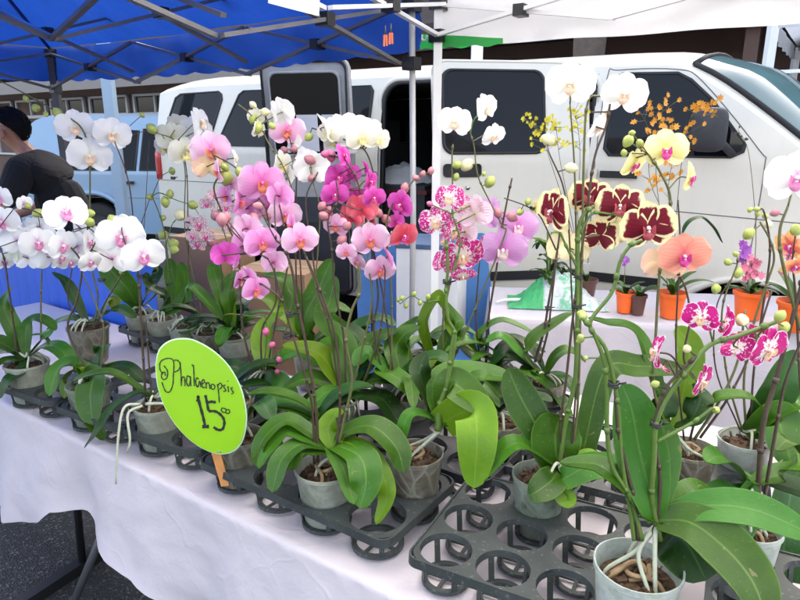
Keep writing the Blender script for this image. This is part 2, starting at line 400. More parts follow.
def cloth_pt(u, v):
    a = A0 + (A1 - A0) * u
    if v < .42:                              # top, back to front
        w = v / .42; b = deep(a) * (1 - w)
        p = TB(a, b, .75 + .0022 * noise.noise(Vector((a * 7, b * 7, 0))) + .0015 * noise.noise(Vector((a * 21, b * 17, 5))))
        return p
    if v < .5:                               # rolled edge
        th = (v - .42) / .08 * math.pi / 2; r = .014
        return TB(a, -r * math.sin(th), .75 - r * (1 - math.cos(th)))
    w = (v - .5) / .5; z = .736 - w * (.736 - hem(a))
    out = .014 + w * (.03 + fold(a, w)) * 1.2 + .006 * noise.noise(Vector((a * 9, z * 9, 8))) * min(1, w * 4) + .003 * noise.noise(Vector((a * 26, z * 22, 1)))
    return TB(a + .01 * w * math.sin(a * 17), -out, z)
cl.grid(cloth_pt, NA, 60)
bd = MB(); bd.grid(lambda u, v: TB(A0 + (A1 - A0) * u, deep(A0 + (A1 - A0) * u) + .006 + .01 * math.sin(u * 60) * v, .75 - .35 * v), 120, 6)
o = len(cl.v); cl.v += bd.v; cl.uv += bd.uv; cl.f += [tuple(i + o for i in f) for f in bd.f]; cl.m += bd.m
tag(build('tablecloth', cl, M['cloth']), 'lavender-white cloth draped over the long front table and hanging down its front', 'tablecloth')

# ---- folding table under it
M['black_metal'] = simple('black_painted_steel', (.012, .012, .013), .4, var=.3)
M['grey_metal'] = simple('worn_grey_steel', (.14, .14, .145), .4, metal=.6, var=.3)
M['silver'] = simple('bare_aluminium_tube', (.42, .42, .42), .45, metal=.3, var=.15)
M['tabletop'] = simple('table_board', (.35, .33, .30), .6)
tb = thing('folding_table', 'folding table with black legs under the lavender cloth', 'table', TB(.4, .4, 0))
m = MB(); m.box((A0 + .03, .015, .705), (A1 - .03, .66, .744), 0, Matrix(((TT.x, NN.x, 0, -.787), (TT.y, NN.y, 0, 1.54), (0, 0, 1, 0), (0, 0, 0, 1))))
m.box((.5, .665, .705), (A1 - .03, 1.07, .744), 0, Matrix(((TT.x, NN.x, 0, -.787), (TT.y, NN.y, 0, 1.54), (0, 0, 1, 0), (0, 0, 0, 1))))
build('table_top', m, M['tabletop'], tb, smooth=False)
fa, fb = ONZ(22, 604, .02), ONZ(118, 541, .02)
m = MB(); m.bar(fa + (fa - fb) * .25, fb + (fb - fa) * .5, .045, .04); build('foot_bar', m, M['black_metal'], tb, smooth=False)
p = ONZ(82, 560, .04); m = MB(); m.tube([p, Vector((p.x + .02, p.y + .03, .72))], .014, 10); build('leg', m, M['black_metal'], tb)
p = ONZ(70, 612, .02); q = W(106, 524, 1.80); q2 = p + (q - p) * 1.45
m = MB(); m.tube([p, q2], .013, 10); build('leg', m, M['grey_metal'], tb)
for a in (1.0, 2.4):
    for b in (.1, .68):
        m = MB(); m.tube([TB(a, b, 0), TB(a, b, .705)], .016, 10); build('leg', m, M['black_metal'], tb)
m = MB(); m.bar(TB(-.55, .62, .55), TB(2.3, .62, .55), .03); build('stretcher', m, M['black_metal'], tb, smooth=False)

# ---- second table at the back right
p0, p1 = ONZ(490, 318, .75), ONZ(520, 290, .75)
q0 = ONZ(800, 330, .75); ex = (q0 - p0).normalized(); ey = Vector((-ex.y, ex.x, 0))
def T2(a, b, z): return Vector((p0.x, p0.y, z)) + ex * a + ey * b
m = MB()
def t2f(u, v):
    if v < .4: return T2(u * 1.72, .62 * (1 - v / .4), .75 + .002 * noise.noise(Vector((u * 12, v * 9, 4))))
    w = (v - .4) / .6
    return T2(u * 1.72 + .01 * math.sin(w * 3 + u * 30) * w, -(.006 + w * (.05 + .018 * math.sin(u * 27) + .012 * math.sin(u * 61 + 1) + .01 * noise.noise(Vector((u * 14, w * 3, 2))))), .75 - .66 * w)
m.grid(t2f, 160, 40)
m2 = MB(); m2.grid(lambda u, v: T2(-.006 - v * (.04 + .02 * math.sin(u * 14)), .62 * (1 - u), .75 - .62 * v), 30, 16)
o = len(m.v); m.v += m2.v; m.uv += m2.uv; m.f += [tuple(i + o for i in f) for f in m2.f]; m.m += m2.m
tag(build('tablecloth', m, M['cloth2']), 'pale cloth on the small back table that carries the orange pots', 'tablecloth')
tb2 = thing('folding_table', 'small back table under a pale cloth next to the white van', 'table', T2(.86, .3, 0))
m = MB(); m.box((.02, .02, .71), (1.70, .6, .743), 0, Matrix(((ex.x, ey.x, 0, p0.x), (ex.y, ey.y, 0, p0.y), (0, 0, 1, 0), (0, 0, 0, 1)))); build('table_top', m, M['tabletop'], tb2, smooth=False)
for a in (.1, 1.62):
    for b in (.08, .55):
        m = MB(); m.tube([T2(a, b, 0), T2(a, b, .71)], .016, 10); build('leg', m, M['black_metal'], tb2)

# ---- blue skirted counter at the back left
M['blue_vinyl'] = simple('bright_blue_vinyl', (.022, .105, .54), .38, var=.15, scale=4, bump=.15, bscale=9)
M['pale_top'] = simple('pale_blue_white_top', (.62, .70, .78), .5, var=.08)
ct = thing('skirted_counter', 'counter wrapped in bright blue ribbed vinyl with a pale top behind the left plants', 'counter', TB(-2, 1.0, 0))
m = MB()
def skirt(u, v):
    L = 2.2; s = u * (L + .45)
    rib = .006 * abs(math.sin(s * math.pi / .105)) ** .35
    z = 1.0 * (1 - v)
    if s < L: return TB(-3.30 + s, .73 - rib, z + .01)
    th = min(1, (s - L) / .12) * math.pi / 2; r = .08; ext = max(0, s - L - .12)
    return TB(-1.10 + (r - 0) * math.sin(th), .73 + r * (1 - math.cos(th)) + min(ext, .06) - rib * .3, z + .01)
m.grid(skirt, 520, 6); build('skirt', m, M['blue_vinyl'], ct)
m = MB(); m.box((-3.3, .715, 1.012), (-1.01, .88, 1.05), 0, Matrix(((TT.x, NN.x, 0, -.787), (TT.y, NN.y, 0, 1.54), (0, 0, 1, 0), (0, 0, 0, 1)))); build('counter_top', m, M['pale_top'], ct, smooth=False)

# ================================================================== CANOPIES
def fabric(name, col, trans, tcol):
    t = NT(name); n = t.noise(2.2, 5); n2 = t.noise(90, 2)
    c = t.mix(n, tuple(x * .72 for x in col), col)
    w = t.n('ShaderNodeTexWave'); w.inputs['Scale'].default_value = 1.6; w.inputs['Distortion'].default_value = 7; w.inputs['Detail'].default_value = 3; w.inputs['Detail Scale'].default_value = 1.2
    t.link(t.n('ShaderNodeTexCoord').outputs['Object'], w.inputs['Vector'])
    b = t.bsdf(Base_Color=c, Roughness=.55, Normal=t.bump(t.math('ADD', w.outputs['Fac'], t.math('MULTIPLY', n2, .1)), .35, .03))
    tr = t.n('ShaderNodeBsdfTranslucent'); t.link(t.mix(t.math('MULTIPLY', t.ramp(t.noise(1.1, 4), [(.35, (0, 0, 0)), (.65, (1, 1, 1))]), .45), tcol, tuple(x * .55 for x in tcol)), tr.inputs[0])
    return t.done(t.mixsh(trans, b.outputs[0], tr.outputs[0]))
M['blue_fab'] = fabric('blue_canopy_fabric', (.018, .05, .27), .30, (.014, .085, .50))
M['white_fab'] = fabric('white_canopy_fabric', (.78, .79, .80), .58, (.92, .91, .90))
M['white_fab_valance'] = fabric('white_canopy_valance_fabric', (.72, .73, .75), .30, (.82, .82, .83))
M['blue_fab_valance'] = M['blue_fab']
M['green_fab'] = fabric('green_banner_fabric', (.04, .42, .08), .3, (.04, .5, .1))
M['dark_steel'] = simple('dark_grey_canopy_steel', (.055, .055, .06), .45, metal=.3, var=.3)
M['grey_steel'] = simple('grey_canopy_steel', (.15, .15, .16), .4, metal=.3, var=.25)
M['white_steel'] = simple('white_canopy_steel', (.74, .74, .74), .35, var=.08)
def canopy(nm, label, O, sdir, L, D, seg, fab, steel, legmats, ze, zp, valance, zlow, scallop, legb=.022, cross=True, rdir=1, noval=()):
    """O: back corner on the ground; s runs along the row (sdir), r towards the camera"""
    O = Vector(O)
    P = lambda s, r, z: Vector((O.x, O.y, 0)) + TT * (sdir * s) - NN * (r * rdir) + ZUP * z
    root = thing(nm, label, 'canopy', P(L / 2, D / 2, 0))
    m = MB()
    pk = (L / 2, D / 2)
    cs = [(0, 0), (L, 0), (L, D), (0, D)]
    for k in range(4):
        (s0, r0), (s1, r1) = cs[k], cs[(k + 1) % 4]
        def f(u, v, s0=s0, r0=r0, s1=s1, r1=r1):
            s, r = s0 + (s1 - s0) * u, r0 + (r1 - r0) * u
            s, r = s + (pk[0] - s) * v, r + (pk[1] - r) * v
            sag = -.07 * math.sin(math.pi * v) * (.4 + .6 * math.sin(math.pi * u)) - .02 * math.sin(math.pi * u) * (1 - v)
            z = ze + (zp - ze) * v + sag + .012 * noise.noise(Vector((s * 3, r * 3, k)))
            return P(s, r, z)
        m.grid(f, 24, 20)
    rc = build('roof_cover', m, M[fab], root)
    for k in range(4):
        (s0, r0) = cs[k]; m = MB()
        m.tube([P(s0 + (pk[0] - s0) * q, r0 + (pk[1] - r0) * q, ze + (zp - ze) * q - .03 * math.sin(math.pi * q) - .006) for q in [i / 16 for i in range(17)]], .011, 6); build('seam_tape', m, M[fab], rc)
    for k in range(4):
        (s0, r0), (s1, r1) = cs[k], cs[(k + 1) % 4]
        m = MB(); oc = Vector((L / 2, D / 2))
        def f(u, v, s0=s0, r0=r0, s1=s1, r1=r1):
            s, r = s0 + (s1 - s0) * u, r0 + (r1 - r0) * u
            drop = valance
            if scallop: drop = valance + .014 * abs(math.sin(u * math.pi * 16))
            z = ze - drop * v - .02 * math.sin(math.pi * u)
            d = Vector((s, r)) - oc; d.normalize(); w = .03 + .02 * math.sin(u * 40 + 3 * v) * v + .012 * noise.noise(Vector((u * 9, v * 3, k)))
            return P(s + d.x * w, r + d.y * w, z)
        
        if k in noval: continue
        m.grid(f, 130, 6); build('valance', m, M[fab + '_valance'], root)
    for k, (s, r) in enumerate(cs):
        m = MB(); b = legb
        if 'silver' in legmats[k]:
            m.tube([P(s, r, 0), P(s - .012, r, 1.2), P(s, r, ze)], b * .62, 10); 
        else: m.bar(P(s, r, 0), P(s, r, ze - .02), b * 2)
        lg = build('leg', m, M[legmats[k]], root, smooth='silver' in legmats[k])
        m = MB()
        for z in (zlow, ze - .03):
            m = MB(); m.box((-.03, -.03, z - .026), (.03, .03, z + .026), 0, Matrix.Translation(P(s, r, 0)) @ Matrix.Rotation(R(-34.5), 4, 'Z'))
            build('corner_bracket', m, M['black_metal'], lg, smooth=False)
    def truss(A, B, n, zl, zh, flip=0):
        m = MB(); js = []
        for i in range(n):
            a = A.lerp(B, i / n); b = A.lerp(B, (i + 1) / n)
            lo = lambda p: Vector((p.x, p.y, zl)); hi = lambda p: Vector((p.x, p.y, zh))
            off = (B - A).cross(ZUP).normalized() * .014
            m.bar(lo(a) + off, hi(b) + off, .023, .014); m.bar(hi(a) - off, lo(b) - off, .023, .014)
            c = (a + b) / 2; c.z = (zl + zh) / 2
            js.append(MB()); js[-1].box((-.022, -.03, -.022), (.022, .03, .022), 0, Matrix.Translation(c) @ Matrix.Rotation(math.atan2((B - A).y, (B - A).x), 4, 'Z'))
        t = build('scissor_truss', m, M[steel], root, smooth=False); [build('pivot', j, M['black_metal'], t, smooth=False) for j in js]
    i0 = .03
    if seg == 0:
        m = MB(); m.bar(P(.03, .03, zlow), P(L - .03, .03, zlow), .03); build('cross_bar', m, M[steel], root, smooth=False); return root
    truss(P(i0, i0, 0), P(L - i0, i0, 0), seg, zlow, ze - .04)
    truss(P(i0, D - i0, 0), P(L - i0, D - i0, 0), seg, zlow, ze - .04)
    truss(P(i0, i0, 0), P(i0, D - i0, 0), seg, zlow, ze - .04)
    truss(P(L - i0, i0, 0), P(L - i0, D - i0, 0), seg, zlow, ze - .04)
    if cross:
        for k in range(1, seg):
            truss(P(L * k / seg, i0, 0), P(L * k / seg, D - i0, 0), seg, zlow + .06, ze + .12)
        truss(P(i0, D / seg, 0), P(L - i0, D / seg, 0), seg, zlow + .06, ze + .12)
    else:
        m = MB()
        for k in (.5,):
            m.bar(P(L / 2, .06, ze - .05), P(L / 2, D / 2, zp - .3), .028); m.bar(P(.06, D / 2, ze - .05), P(L / 2, D / 2, zp - .3), .028)
            m.bar(P(L / 2, D / 2, zp - .3), P(L / 2, D / 2, zp - .02), .04)
        build('peak_strut', m, M[steel], root, smooth=False)
    return root
canopy('pop_up_canopy', 'blue pop-up canopy with grey scissor frame over the left half of the stall', (.05, 2.85, 0), -1, 2.9, 3.0, 3, 'blue_fab', 'grey_steel',
       ['silver', 'dark_steel', 'dark_steel', 'dark_steel'], 2.13, 2.95, .20, 1.87, True, noval=(0, 2) if False else (3, 2))
canopy('pop_up_canopy', 'white pop-up canopy with white frame over the right half of the stall', (.165, 2.93, 0), 1, 3.0, 3.0, 4, 'white_fab', 'white_steel',
       ['white_steel'] * 4, 2.15, 3.0, .20, 1.99, False, .018, cross=False, noval=(2, 3))
q = W(765, 85, 5.9)
canopy('pop_up_canopy', 'far white canopy on white legs behind the nose of the van', (q.x, q.y, 0), 1, 3.0, 3.0, 0, 'white_fab', 'white_steel',
       ['white_steel'] * 4, 2.62, 3.3, .16, 2.1, False, .035, cross=False, rdir=-1)

# far pale pole, green banner, hanging card, clips
m = MB(); q = W(110, 100, 5.6); m.bar((q.x, q.y, 0), (q.x, q.y, 2.6), .085); b = thing('tent_pole', 'pale blue-white tent pole in front of the light blue vehicle', 'pole', (q.x, q.y, 0))
build('shaft', m, simple('pale_blue_pole_paint', (.30, .40, .50), .45, var=.08), b, smooth=False)
m = MB(); m.box((-.09, -.09, 0), (.09, .09, .012), 0, Matrix.Translation((q.x, q.y, 0))); build('foot_plate', m, M['grey_steel'], b, smooth=False)
bn = MB(); Yb = 5.6
def onback(px, py):                          # a point of the white canopy's back edge, hanging just inside its valance
    lo, hi = -.4, 1.2
    for _ in range(40):
        s = (lo + hi) / 2; q = Vector((.165, 2.93, 2.0)) + TT * s + NN * .008; x = 400 + F * q.x / depth(q)
        if x < px: lo = s
        else: hi = s
    return W(px, py, q.y)
c00, c10, c11, c01 = onback(420, 50), onback(503, 44.5), onback(503, 38), onback(420, 34)
bn.grid(lambda u, v: (c00.lerp(c10, u)).lerp(c01.lerp(c11, u), v) + Vector((0, .006 * math.sin(u * 9), .005 * math.sin(u * 21) * (1 - v))), 30, 6)
bo = thing('green_banner', 'green banner with a white letter edge hung behind the white canopy corner', 'banner', (c00 + c11) / 2)
build('cloth_strip', bn, M['green_fab'], bo)
m = MB(); lp = [onback(x, y) - NN * .012 for x, y in ((423.5, 35), (423.3, 38.5), (424.5, 40.6), (426.5, 40.6), (428, 38.5), (428.2, 35.5))]
m.tube(catmull(lp, 4), .0045, 6); build('letter', m, simple('white_print', (.8, .8, .8), .5), bo)
p = thing('tent_pole', 'short white tent pole standing behind the van roof under the green banner', 'pole', (W(477, 50, 5.65).x, 5.65, 0))
m = MB(); q = p.location; m.bar((q.x, q.y, 0), (q.x, q.y, 2.32), .09); build('shaft', m, M['white_steel'], p, smooth=False)
m = MB(); m.box((-.08, -.08, 2.32), (.08, .08, 2.36), 0, Matrix.Translation((q.x, q.y, 0))); build('cap', m, M['white_steel'], p, smooth=False)
m = MB(); Yc = 2.02; a, b, c, d = W(268, 3, Yc), W(319, 16, Yc), W(320, -14, Yc), W(270, -22, Yc)
m.grid(lambda u, v: a.lerp(b, u).lerp(d.lerp(c, u), v) + Vector((0, .004 * math.sin(u * 3), 0)), 8, 4)
m.grid(lambda u, v: a.lerp(b, u).lerp(d.lerp(c, u), v) + Vector((0, .002 + .004 * math.sin(u * 3), 0)), 8, 4)
hc = thing('hanging_card', 'white paper card hanging from the blue canopy edge', 'card', (a + c) / 2)
build('card_sheet', m, simple('white_card', (.72, .73, .74), .6, var=.05), hc)
m = MB()
for w0 in (a.lerp(d, .95), b.lerp(c, .95)): m.tube([w0, w0 + Vector((0, .03, .22))], .0015, 4)
build('string', m, M['black_metal'], hc)
M['orange_clip'] = simple('orange_clip_plastic', (.75, .16, .03), .4)
for (x, y, lab) in ((385.5, 40, 'left orange clip hanging at the right end of the blue canopy'), (391, 38, 'right orange clip hanging at the right end of the blue canopy')):
    q = W(x, y, 2.5); b = thing('spring_clip', lab, 'clip', q, 'orange clips on the canopy edge')
    m = MB(); m.bar(q + Vector((-.004, 0, .018)), q + Vector((-.005, 0, -.022)), .007); m.bar(q + Vector((.004, 0, .018)), q + Vector((.005, 0, -.02)), .007); build('jaw', m, M['orange_clip'], b, smooth=False)
    m = MB(); m.tube([q + Vector((0, 0, .018)), q + Vector((0, 0, .05))], .0025, 8); build('spring', m, M['grey_metal'], b)

# ================================================================== SHOP BUILDING behind
M['brown_wall'] = simple('brown_shop_wall', (.11, .062, .048), .75, var=.25, scale=2, bump=.2, bscale=30)
M['shingle'] = simple('dark_brown_shingles', (.045, .032, .028), .85, var=.5, scale=6, bump=.6, bscale=14)
M['fascia'] = simple('pale_fascia_board', (.20, .18, .165), .6, var=.12)
M['frame_white'] = simple('white_window_frame', (.5, .51, .52), .5, var=.1)
M['glass_dark'] = simple('dark_shop_glass', (.03, .03, .03), .06, var=.3)
M['soffit'] = simple('dark_soffit', (.02, .016, .014), .8)
B0 = Vector((4.6, 9.7, 0))
def BP(a, b, z): return B0 + TT * a + NN * b + ZUP * z
BM = Matrix(((TT.x, NN.x, 0, B0.x), (TT.y, NN.y, 0, B0.y), (0, 0, 1, 0), (0, 0, 0, 1)))
bl = thing('shop_building', 'low brown shop with dark overhanging roof and white window frames behind the vans', 'building', BP(-6, 4, 0))
m = MB(); m.box((-26, 0, 0), (12, 9, 3.6), 0, BM); build('wall', m, M['brown_wall'], bl, smooth=False)
m = MB(); m.box((-26, 1.3, 3.62), (12, 9, 8.6), 0, BM); build('added_shade_wall', m, M['brown_wall'], bl, smooth=False)  # unseen upper storey, added to keep direct sun off the van and table
m = MB()
m.grid(lambda u, v: BP(-26.4 + 38.8 * u, -1.5 + 3.0 * v, 3.15 + 1.6 * v), 60, 12)
rf = build('roof', m, M['shingle'], bl)
m = MB(); m.box((-26.4, -1.5, 3.02), (12.4, 0, 3.1), 0, BM); build('soffit', m, M['soffit'], rf, smooth=False)
m = MB(); m.box((-26.4, -1.56, 2.60), (-7.0, -1.5, 2.92), 0, BM); build('fascia', m, M['fascia'], rf, smooth=False)
m = MB(); m.box((-6.99, -1.56, 2.84), (12.4, -1.5, 3.24), 0, BM); build('fascia', m, M['shingle'], rf, smooth=False)
for a in [-25 + 2.15 * k for k in range(9)]:
    w = MB()
    for (x0, x1, z0, z1) in ((a, a + 1.9, 2.5, 2.56), (a, a + 1.9, 2.0, 2.09), (a, a + .09, .9, 2.56), (a + 1.81, a + 1.9, .9, 2.56), (a + .92, a + .99, 2.1, 2.5), (a + .62, a + .66, .9, 2.02), (a, a + 1.9, .84, .9)):
        w.box((x0, -.09, z0), (x1, -.02, z1), 0, BM)
    wf = build('window', w, M['frame_white'], bl, smooth=False)
    w = MB(); w.box((a + .05, -.035, .9), (a + 1.85, -.012, 2.5), 0, BM); build('pane', w, M['glass_dark'] if int(a * 10) % 3 else M['brown_wall'], wf, smooth=False)
for a in (-8.6, -4.5, .5, 5.0, 9.0):
    m = MB(); m.box((a, -1.35, 0), (a + .16, -1.19, 3.02), 0, BM); build('post', m, M['fascia'] if a < -5 else M['brown_wall'], bl, smooth=False)
dm = MB(); dm.box((-1.6, -.05, 0), (-.4, .002, 2.2), 0, BM); build('door', dm, M['glass_dark'], bl, smooth=False)

# palm trunk between
q = W(590, 40, 8.0)
pt = thing('palm_tree', 'palm tree with rough brown trunk rising behind the van roof', 'tree', (q.x, q.y, 0))
m = MB(); m.lathe([(.30 - .012 * k + .02 * (k % 2), .24 * k) for k in range(29)], (q.x, q.y, 0), 18, 0, lambda a, j: 1 + .08 * noise.noise(Vector((math.cos(a) * 2, math.sin(a) * 2, j * .9))))
build('trunk', m, simple('palm_bark', (.10, .075, .06), .9, var=.5, scale=14, bump=.8, bscale=24), pt)
m = MB(); rp = random.Random(3)
for k in range(26):
    az = k * 2.4 + rp.random(); el = R(rp.uniform(-10, 65)); L = rp.uniform(1.5, 2.1); d = Vector((math.cos(az), math.sin(az), 0))
    pts = [Vector((q.x, q.y, 6.7)) + d * (L * t * math.cos(el)) + ZUP * (L * t * math.sin(el) - .9 * t * t * L * .6) for t in [i / 10 for i in range(11)]]
    m.tube(pts, lambda t: .02 * (1 - t) + .004, 5)
    sd_ = d.cross(ZUP)
    for i in range(1, 11):
        for sg in (-1, 1):
            for h in (0, .5):
                p = pts[i].lerp(pts[i - 1], h); tip = p + sd_ * sg * .5 * (1 - .06 * i) + d * .22 - ZUP * rp.uniform(.1, .3)
                b = m.vert(p - d * .02); m.vert(p + d * .03); m.vert(tip); m.face((b, b + 1, b + 2))
build('crown', m, M['leaf_dark'], pt)
# ================================================================== WHITE VAN
def van_paint():
    t = NT('cream_white_van_paint'); tc = t.n('ShaderNodeTexCoord').outputs['Object']; sp = t.n('ShaderNodeSeparateXYZ'); t.link(tc, sp.inputs[0])
    n = t.noise(3, 6, tc, .65); n2 = t.noise(40, 4, tc, .7)
    mp = t.n('ShaderNodeMapping'); mp.inputs['Scale'].default_value = (14, 14, 1.2); t.link(tc, mp.inputs[0]); st = t.noise(1.0, 4, mp.outputs[0], .6)
    c = t.mix(n, (.68, .645, .545), (.73, .695, .595))
    c = t.mix(t.math('MULTIPLY', t.ramp(st, [(.5, (0, 0, 0)), (.75, (1, 1, 1))]), .07), c, (.34, .31, .26))
    c = t.mix(t.math('MULTIPLY', t.ramp(n2, [(.62, (0, 0, 0)), (.75, (1, 1, 1))]), .07), c, (.36, .33, .28))
    return t.done(t.bsdf(Base_Color=c, Roughness=t.math('ADD', .2, t.math('MULTIPLY', n, .25)), Coat_Weight=.5, Coat_Roughness=.12, Normal=t.bump(t.noise(1.6, 2, tc), .08, .05)).outputs[0])
M['van_white'] = van_paint()
M['van_glass'] = simple('tinted_van_glass', (.004, .005, .007), .05, var=.2, spec=.22)
M['rubber'] = simple('black_rubber', (.012, .012, .013), .6)
M['dark_trim'] = simple('dark_grey_trim', (.035, .037, .042), .6, var=.2)
M['grey_trim'] = simple('light_grey_trim', (.38, .38, .37), .5)
M['interior'] = simple('dark_van_interior', (.018, .017, .018), .8)
M['windshield'] = simple('teal_windshield_glass', (.06, .13, .14), .06, var=.5, scale=3, spec=.25)
M['red_lens'] = simple('red_tail_light_lens', (.45, .012, .012), .2, coat=.5)
M['chrome'] = simple('dull_chrome', (.55, .55, .55), .2, metal=1, var=.05)
M['tyre'] = simple('tyre_rubber', (.015, .015, .016), .8, bump=.3)
M['seam'] = simple('dark_panel_gap', (.16, .16, .16), .8)
M['paper'] = simple('white_paper', (.70, .71, .72), .7, var=.04)
VO = Vector((-2.2, 5.8, 0)); VE = Vector((.866, -.5, 0)); VN = Vector((.5, .866, 0)); VA = -30
VM = Matrix(((VE.x, VN.x, 0, VO.x), (VE.y, VN.y, 0, VO.y), (0, 0, 1, 0), (0, 0, 0, 1)))
def inset(z):
    if z < .95: return .05 * ((.95 - z) / .6) ** 2
    if z < 1.44: return .006 * (z - .95) / .5
    return .006 + .115 * (z - 1.44) / .52
def zt(s):
    if s <= 4.28: return 1.965 - .05 * max(0, (.5 - s) / .5) ** 2 - .02 * max(0, (s - 3.9) / .5) ** 2
    if s <= 5.0:
        q = (s - 4.28) / .72; return 1.953 - .505 * q ** 1.15
    if s <= 5.72: return 1.42 - .20 * ((s - 5.0) / .72) ** 1.3
    return 1.22 - .5 * ((s - 5.72) / .13)
def V(s, y, z): return VO + VE * s + VN * y + ZUP * z
def side(s, z, out=0.0, far=False):
    y = inset(z) - out
    if s > 5.2: y += .18 * ((s - 5.2) / .6) ** 2
    return V(s, (2.0 - y) if far else y, z)
van = thing('passenger_van', 'white passenger van with open side cargo doors parked behind the stall', 'van', V(2.9, 1.0, 0))
OP = (2.35, 3.85, .50, 1.94)                 # cargo door opening
SS = [i * .05 for i in range(0, 120)]; SS = [s for s in SS if s <= 5.83]; NZ = 40
body = MB()
for far in (False, True):
    b = len(body.v)
    for s in SS:
        top = zt(s)
        for k in range(NZ + 1):
            z = .34 + (top - .34) * k / NZ
            body.vert(side(s, z, 0, far))
    for i in range(len(SS) - 1):
        for k in range(NZ):
            sm = (SS[i] + SS[i + 1]) / 2; zm = .34 + (zt(sm) - .34) * (k + .5) / NZ
            if not far and OP[0] < sm < OP[1] and OP[2] < zm < OP[3]: continue
            if any((sm - c) ** 2 + (zm - .36) ** 2 < .43 ** 2 for c in (1.45, 4.78)): continue
            a = b + i * (NZ + 1) + k
            body.face((a, a + NZ + 1, a + NZ + 2, a + 1))
b = len(body.v); K = 14
def roofz(s, w): return (zt(s) - .0) + (.11 if s < 4.28 else .11 - .05 * min(1, (s - 4.28) / .72)) * (1 - abs(2 * w - 1) ** 5)
def bow(s, w): q = min(1, max(0, (s - 4.2) / .3)); return .34 * q * q * (3 - 2 * q) * (1 - abs(2 * w - 1) ** 2.4)
for s in SS:
    i0 = inset(zt(s)) + (.18 * ((s - 5.2) / .6) ** 2 if s > 5.2 else 0)
    for k in range(K + 1):
        w = .5 - .5 * math.cos(math.pi * k / K)
        body.vert(V(s + bow(s, w), i0 + (2 - 2 * i0) * w, roofz(s, w)))
for i in range(len(SS) - 1):
    for k in range(K):
        a = b + i * (K + 1) + k; body.face((a, a + K + 1, a + K + 2, a + 1))
for s, r in ((0.0, 1), (SS[-1], -1)):        # rear and nose panels
    i0 = inset(zt(s))
    body.grid(lambda u, v: V(s - r * .05 * math.sin(math.pi * u) * (1 - v * .5) + (bow(s, u) if r < 0 else 0), (inset(.34 + (zt(s) - .34) * v) + (.18 if s > 5.2 else 0)) * (1 - 2 * u) + 2 * u, .34 + (zt(s) - .34) * v + (.10 * (1 - abs(2 * u - 1) ** 5) * v)), 16, 16)
bo = build('body', body, M['van_white'], van)
m = MB(); Z = .58
m.box((.5, .16, Z - .04), (4.0, 1.9, Z), 0, VM); m.box((.5, 1.84, Z), (4.0, 1.86, 1.90), 0, VM); m.box((.5, .16, 1.91), (4.0, 1.84, 1.94), 0, VM)
m.box((.5, .16, Z), (.53, 1.84, 1.86), 0, VM); m.box((4.0, .14, Z), (4.03, 1.84, 1.9), 0, VM)
build('cabin_lining', m, M['interior'], van, smooth=False)
for s0 in (1.2, 1.9, 3.1):
    m = MB(); m.box((s0, .5, Z), (s0 + .5, 1.8, 1.0), 0, VM); m.box((s0, .52, 1.0), (s0 + .14, 1.78, 1.5), 0, VM)
    bs = build('bench_seat', m, M['dark_trim'], van, smooth=False)
    for y in (.6, 1.2): m = MB(); m.box((s0 + .02, y, 1.5), (s0 + .12, y + .3, 1.68), 0, VM); build('headrest', m, M['dark_trim'], bs, smooth=False)
# rim round the opening
def rr(s0, s1, z0, z1, r, n=6):
    P = []
    for cx, cz, a0 in ((s1 - r, z1 - r, 0), (s0 + r, z1 - r, 90), (s0 + r, z0 + r, 180), (s1 - r, z0 + r, 270)):
        for k in range(n + 1):
            a = R(a0 + 90 * k / n); P.append((cx + r * math.cos(a), cz + r * math.sin(a)))
    return P
def ring(m, P, w, out, mi=0, fn=side):
    n = len(P); c = (sum(p[0] for p in P) / n, sum(p[1] for p in P) / n); b = len(m.v)
    for s, z in P:
        d = Vector((s - c[0], z - c[1])); L = d.length; q = d * ((L + w) / L)
        m.vert(fn(s, z, out)); m.vert(fn(c[0] + q.x, c[1] + q.y, out)); m.vert(fn(c[0] + q.x, c[1] + q.y, 0)); m.vert(fn(s, z, -.03))
    for k in range(n):
        a, d = b + 4 * k, b + 4 * ((k + 1) % n)
        for h in range(3): m.face((a + h, d + h, d + h + 1, a + h + 1), mi)
        m.face((a + 3, d + 3, d, a), mi)
def pane(P, out=.006, fn=side):
    m = MB(); n = len(P); c = (sum(p[0] for p in P) / n, sum(p[1] for p in P) / n)
    RG = [1, .66, .33]
    for q in RG:
        for s, z in P: m.vert(fn(c[0] + (s - c[0]) * q, c[1] + (z - c[1]) * q, out))
    ce = m.vert(fn(c[0], c[1], out))
    for j in range(2):
        for k in range(n): m.face((j * n + k, j * n + (k + 1) % n, (j + 1) * n + (k + 1) % n, (j + 1) * n + k))
    for k in range(n): m.face((2 * n + k, 2 * n + (k + 1) % n, ce))
    return m
m = MB(); ring(m, rr(OP[0] - .01, OP[1] + .01, OP[2] - .01, OP[3] - .005, .13, 8), .035, .008); build('door_frame', m, M['van_white'], van)
m = MB(); ring(m, rr(OP[0] + .02, OP[1] - .02, OP[2] + .02, OP[3] - .03, .12, 8), .03, .011); build('door_seal', m, M['rubber'], van)
def window(name, P, parent):
    m = MB(); ring(m, P, .018, .009); w = build(name, m, M['rubber'], parent)
    build('pane', pane(P), M['van_glass'], w); return w
window('window', [(.09, 1.49), (.62, 1.48), (.66, 1.52), (.76, 1.84), (.75, 1.885), (.71, 1.91), (.28, 1.90), (.22, 1.87), (.085, 1.53)], van)
window('window', [(.82, 1.48), (2.20, 1.48), (2.24, 1.51), (2.25, 1.87), (2.22, 1.91), (1.02, 1.91), (.97, 1.88), (.79, 1.53)], van)
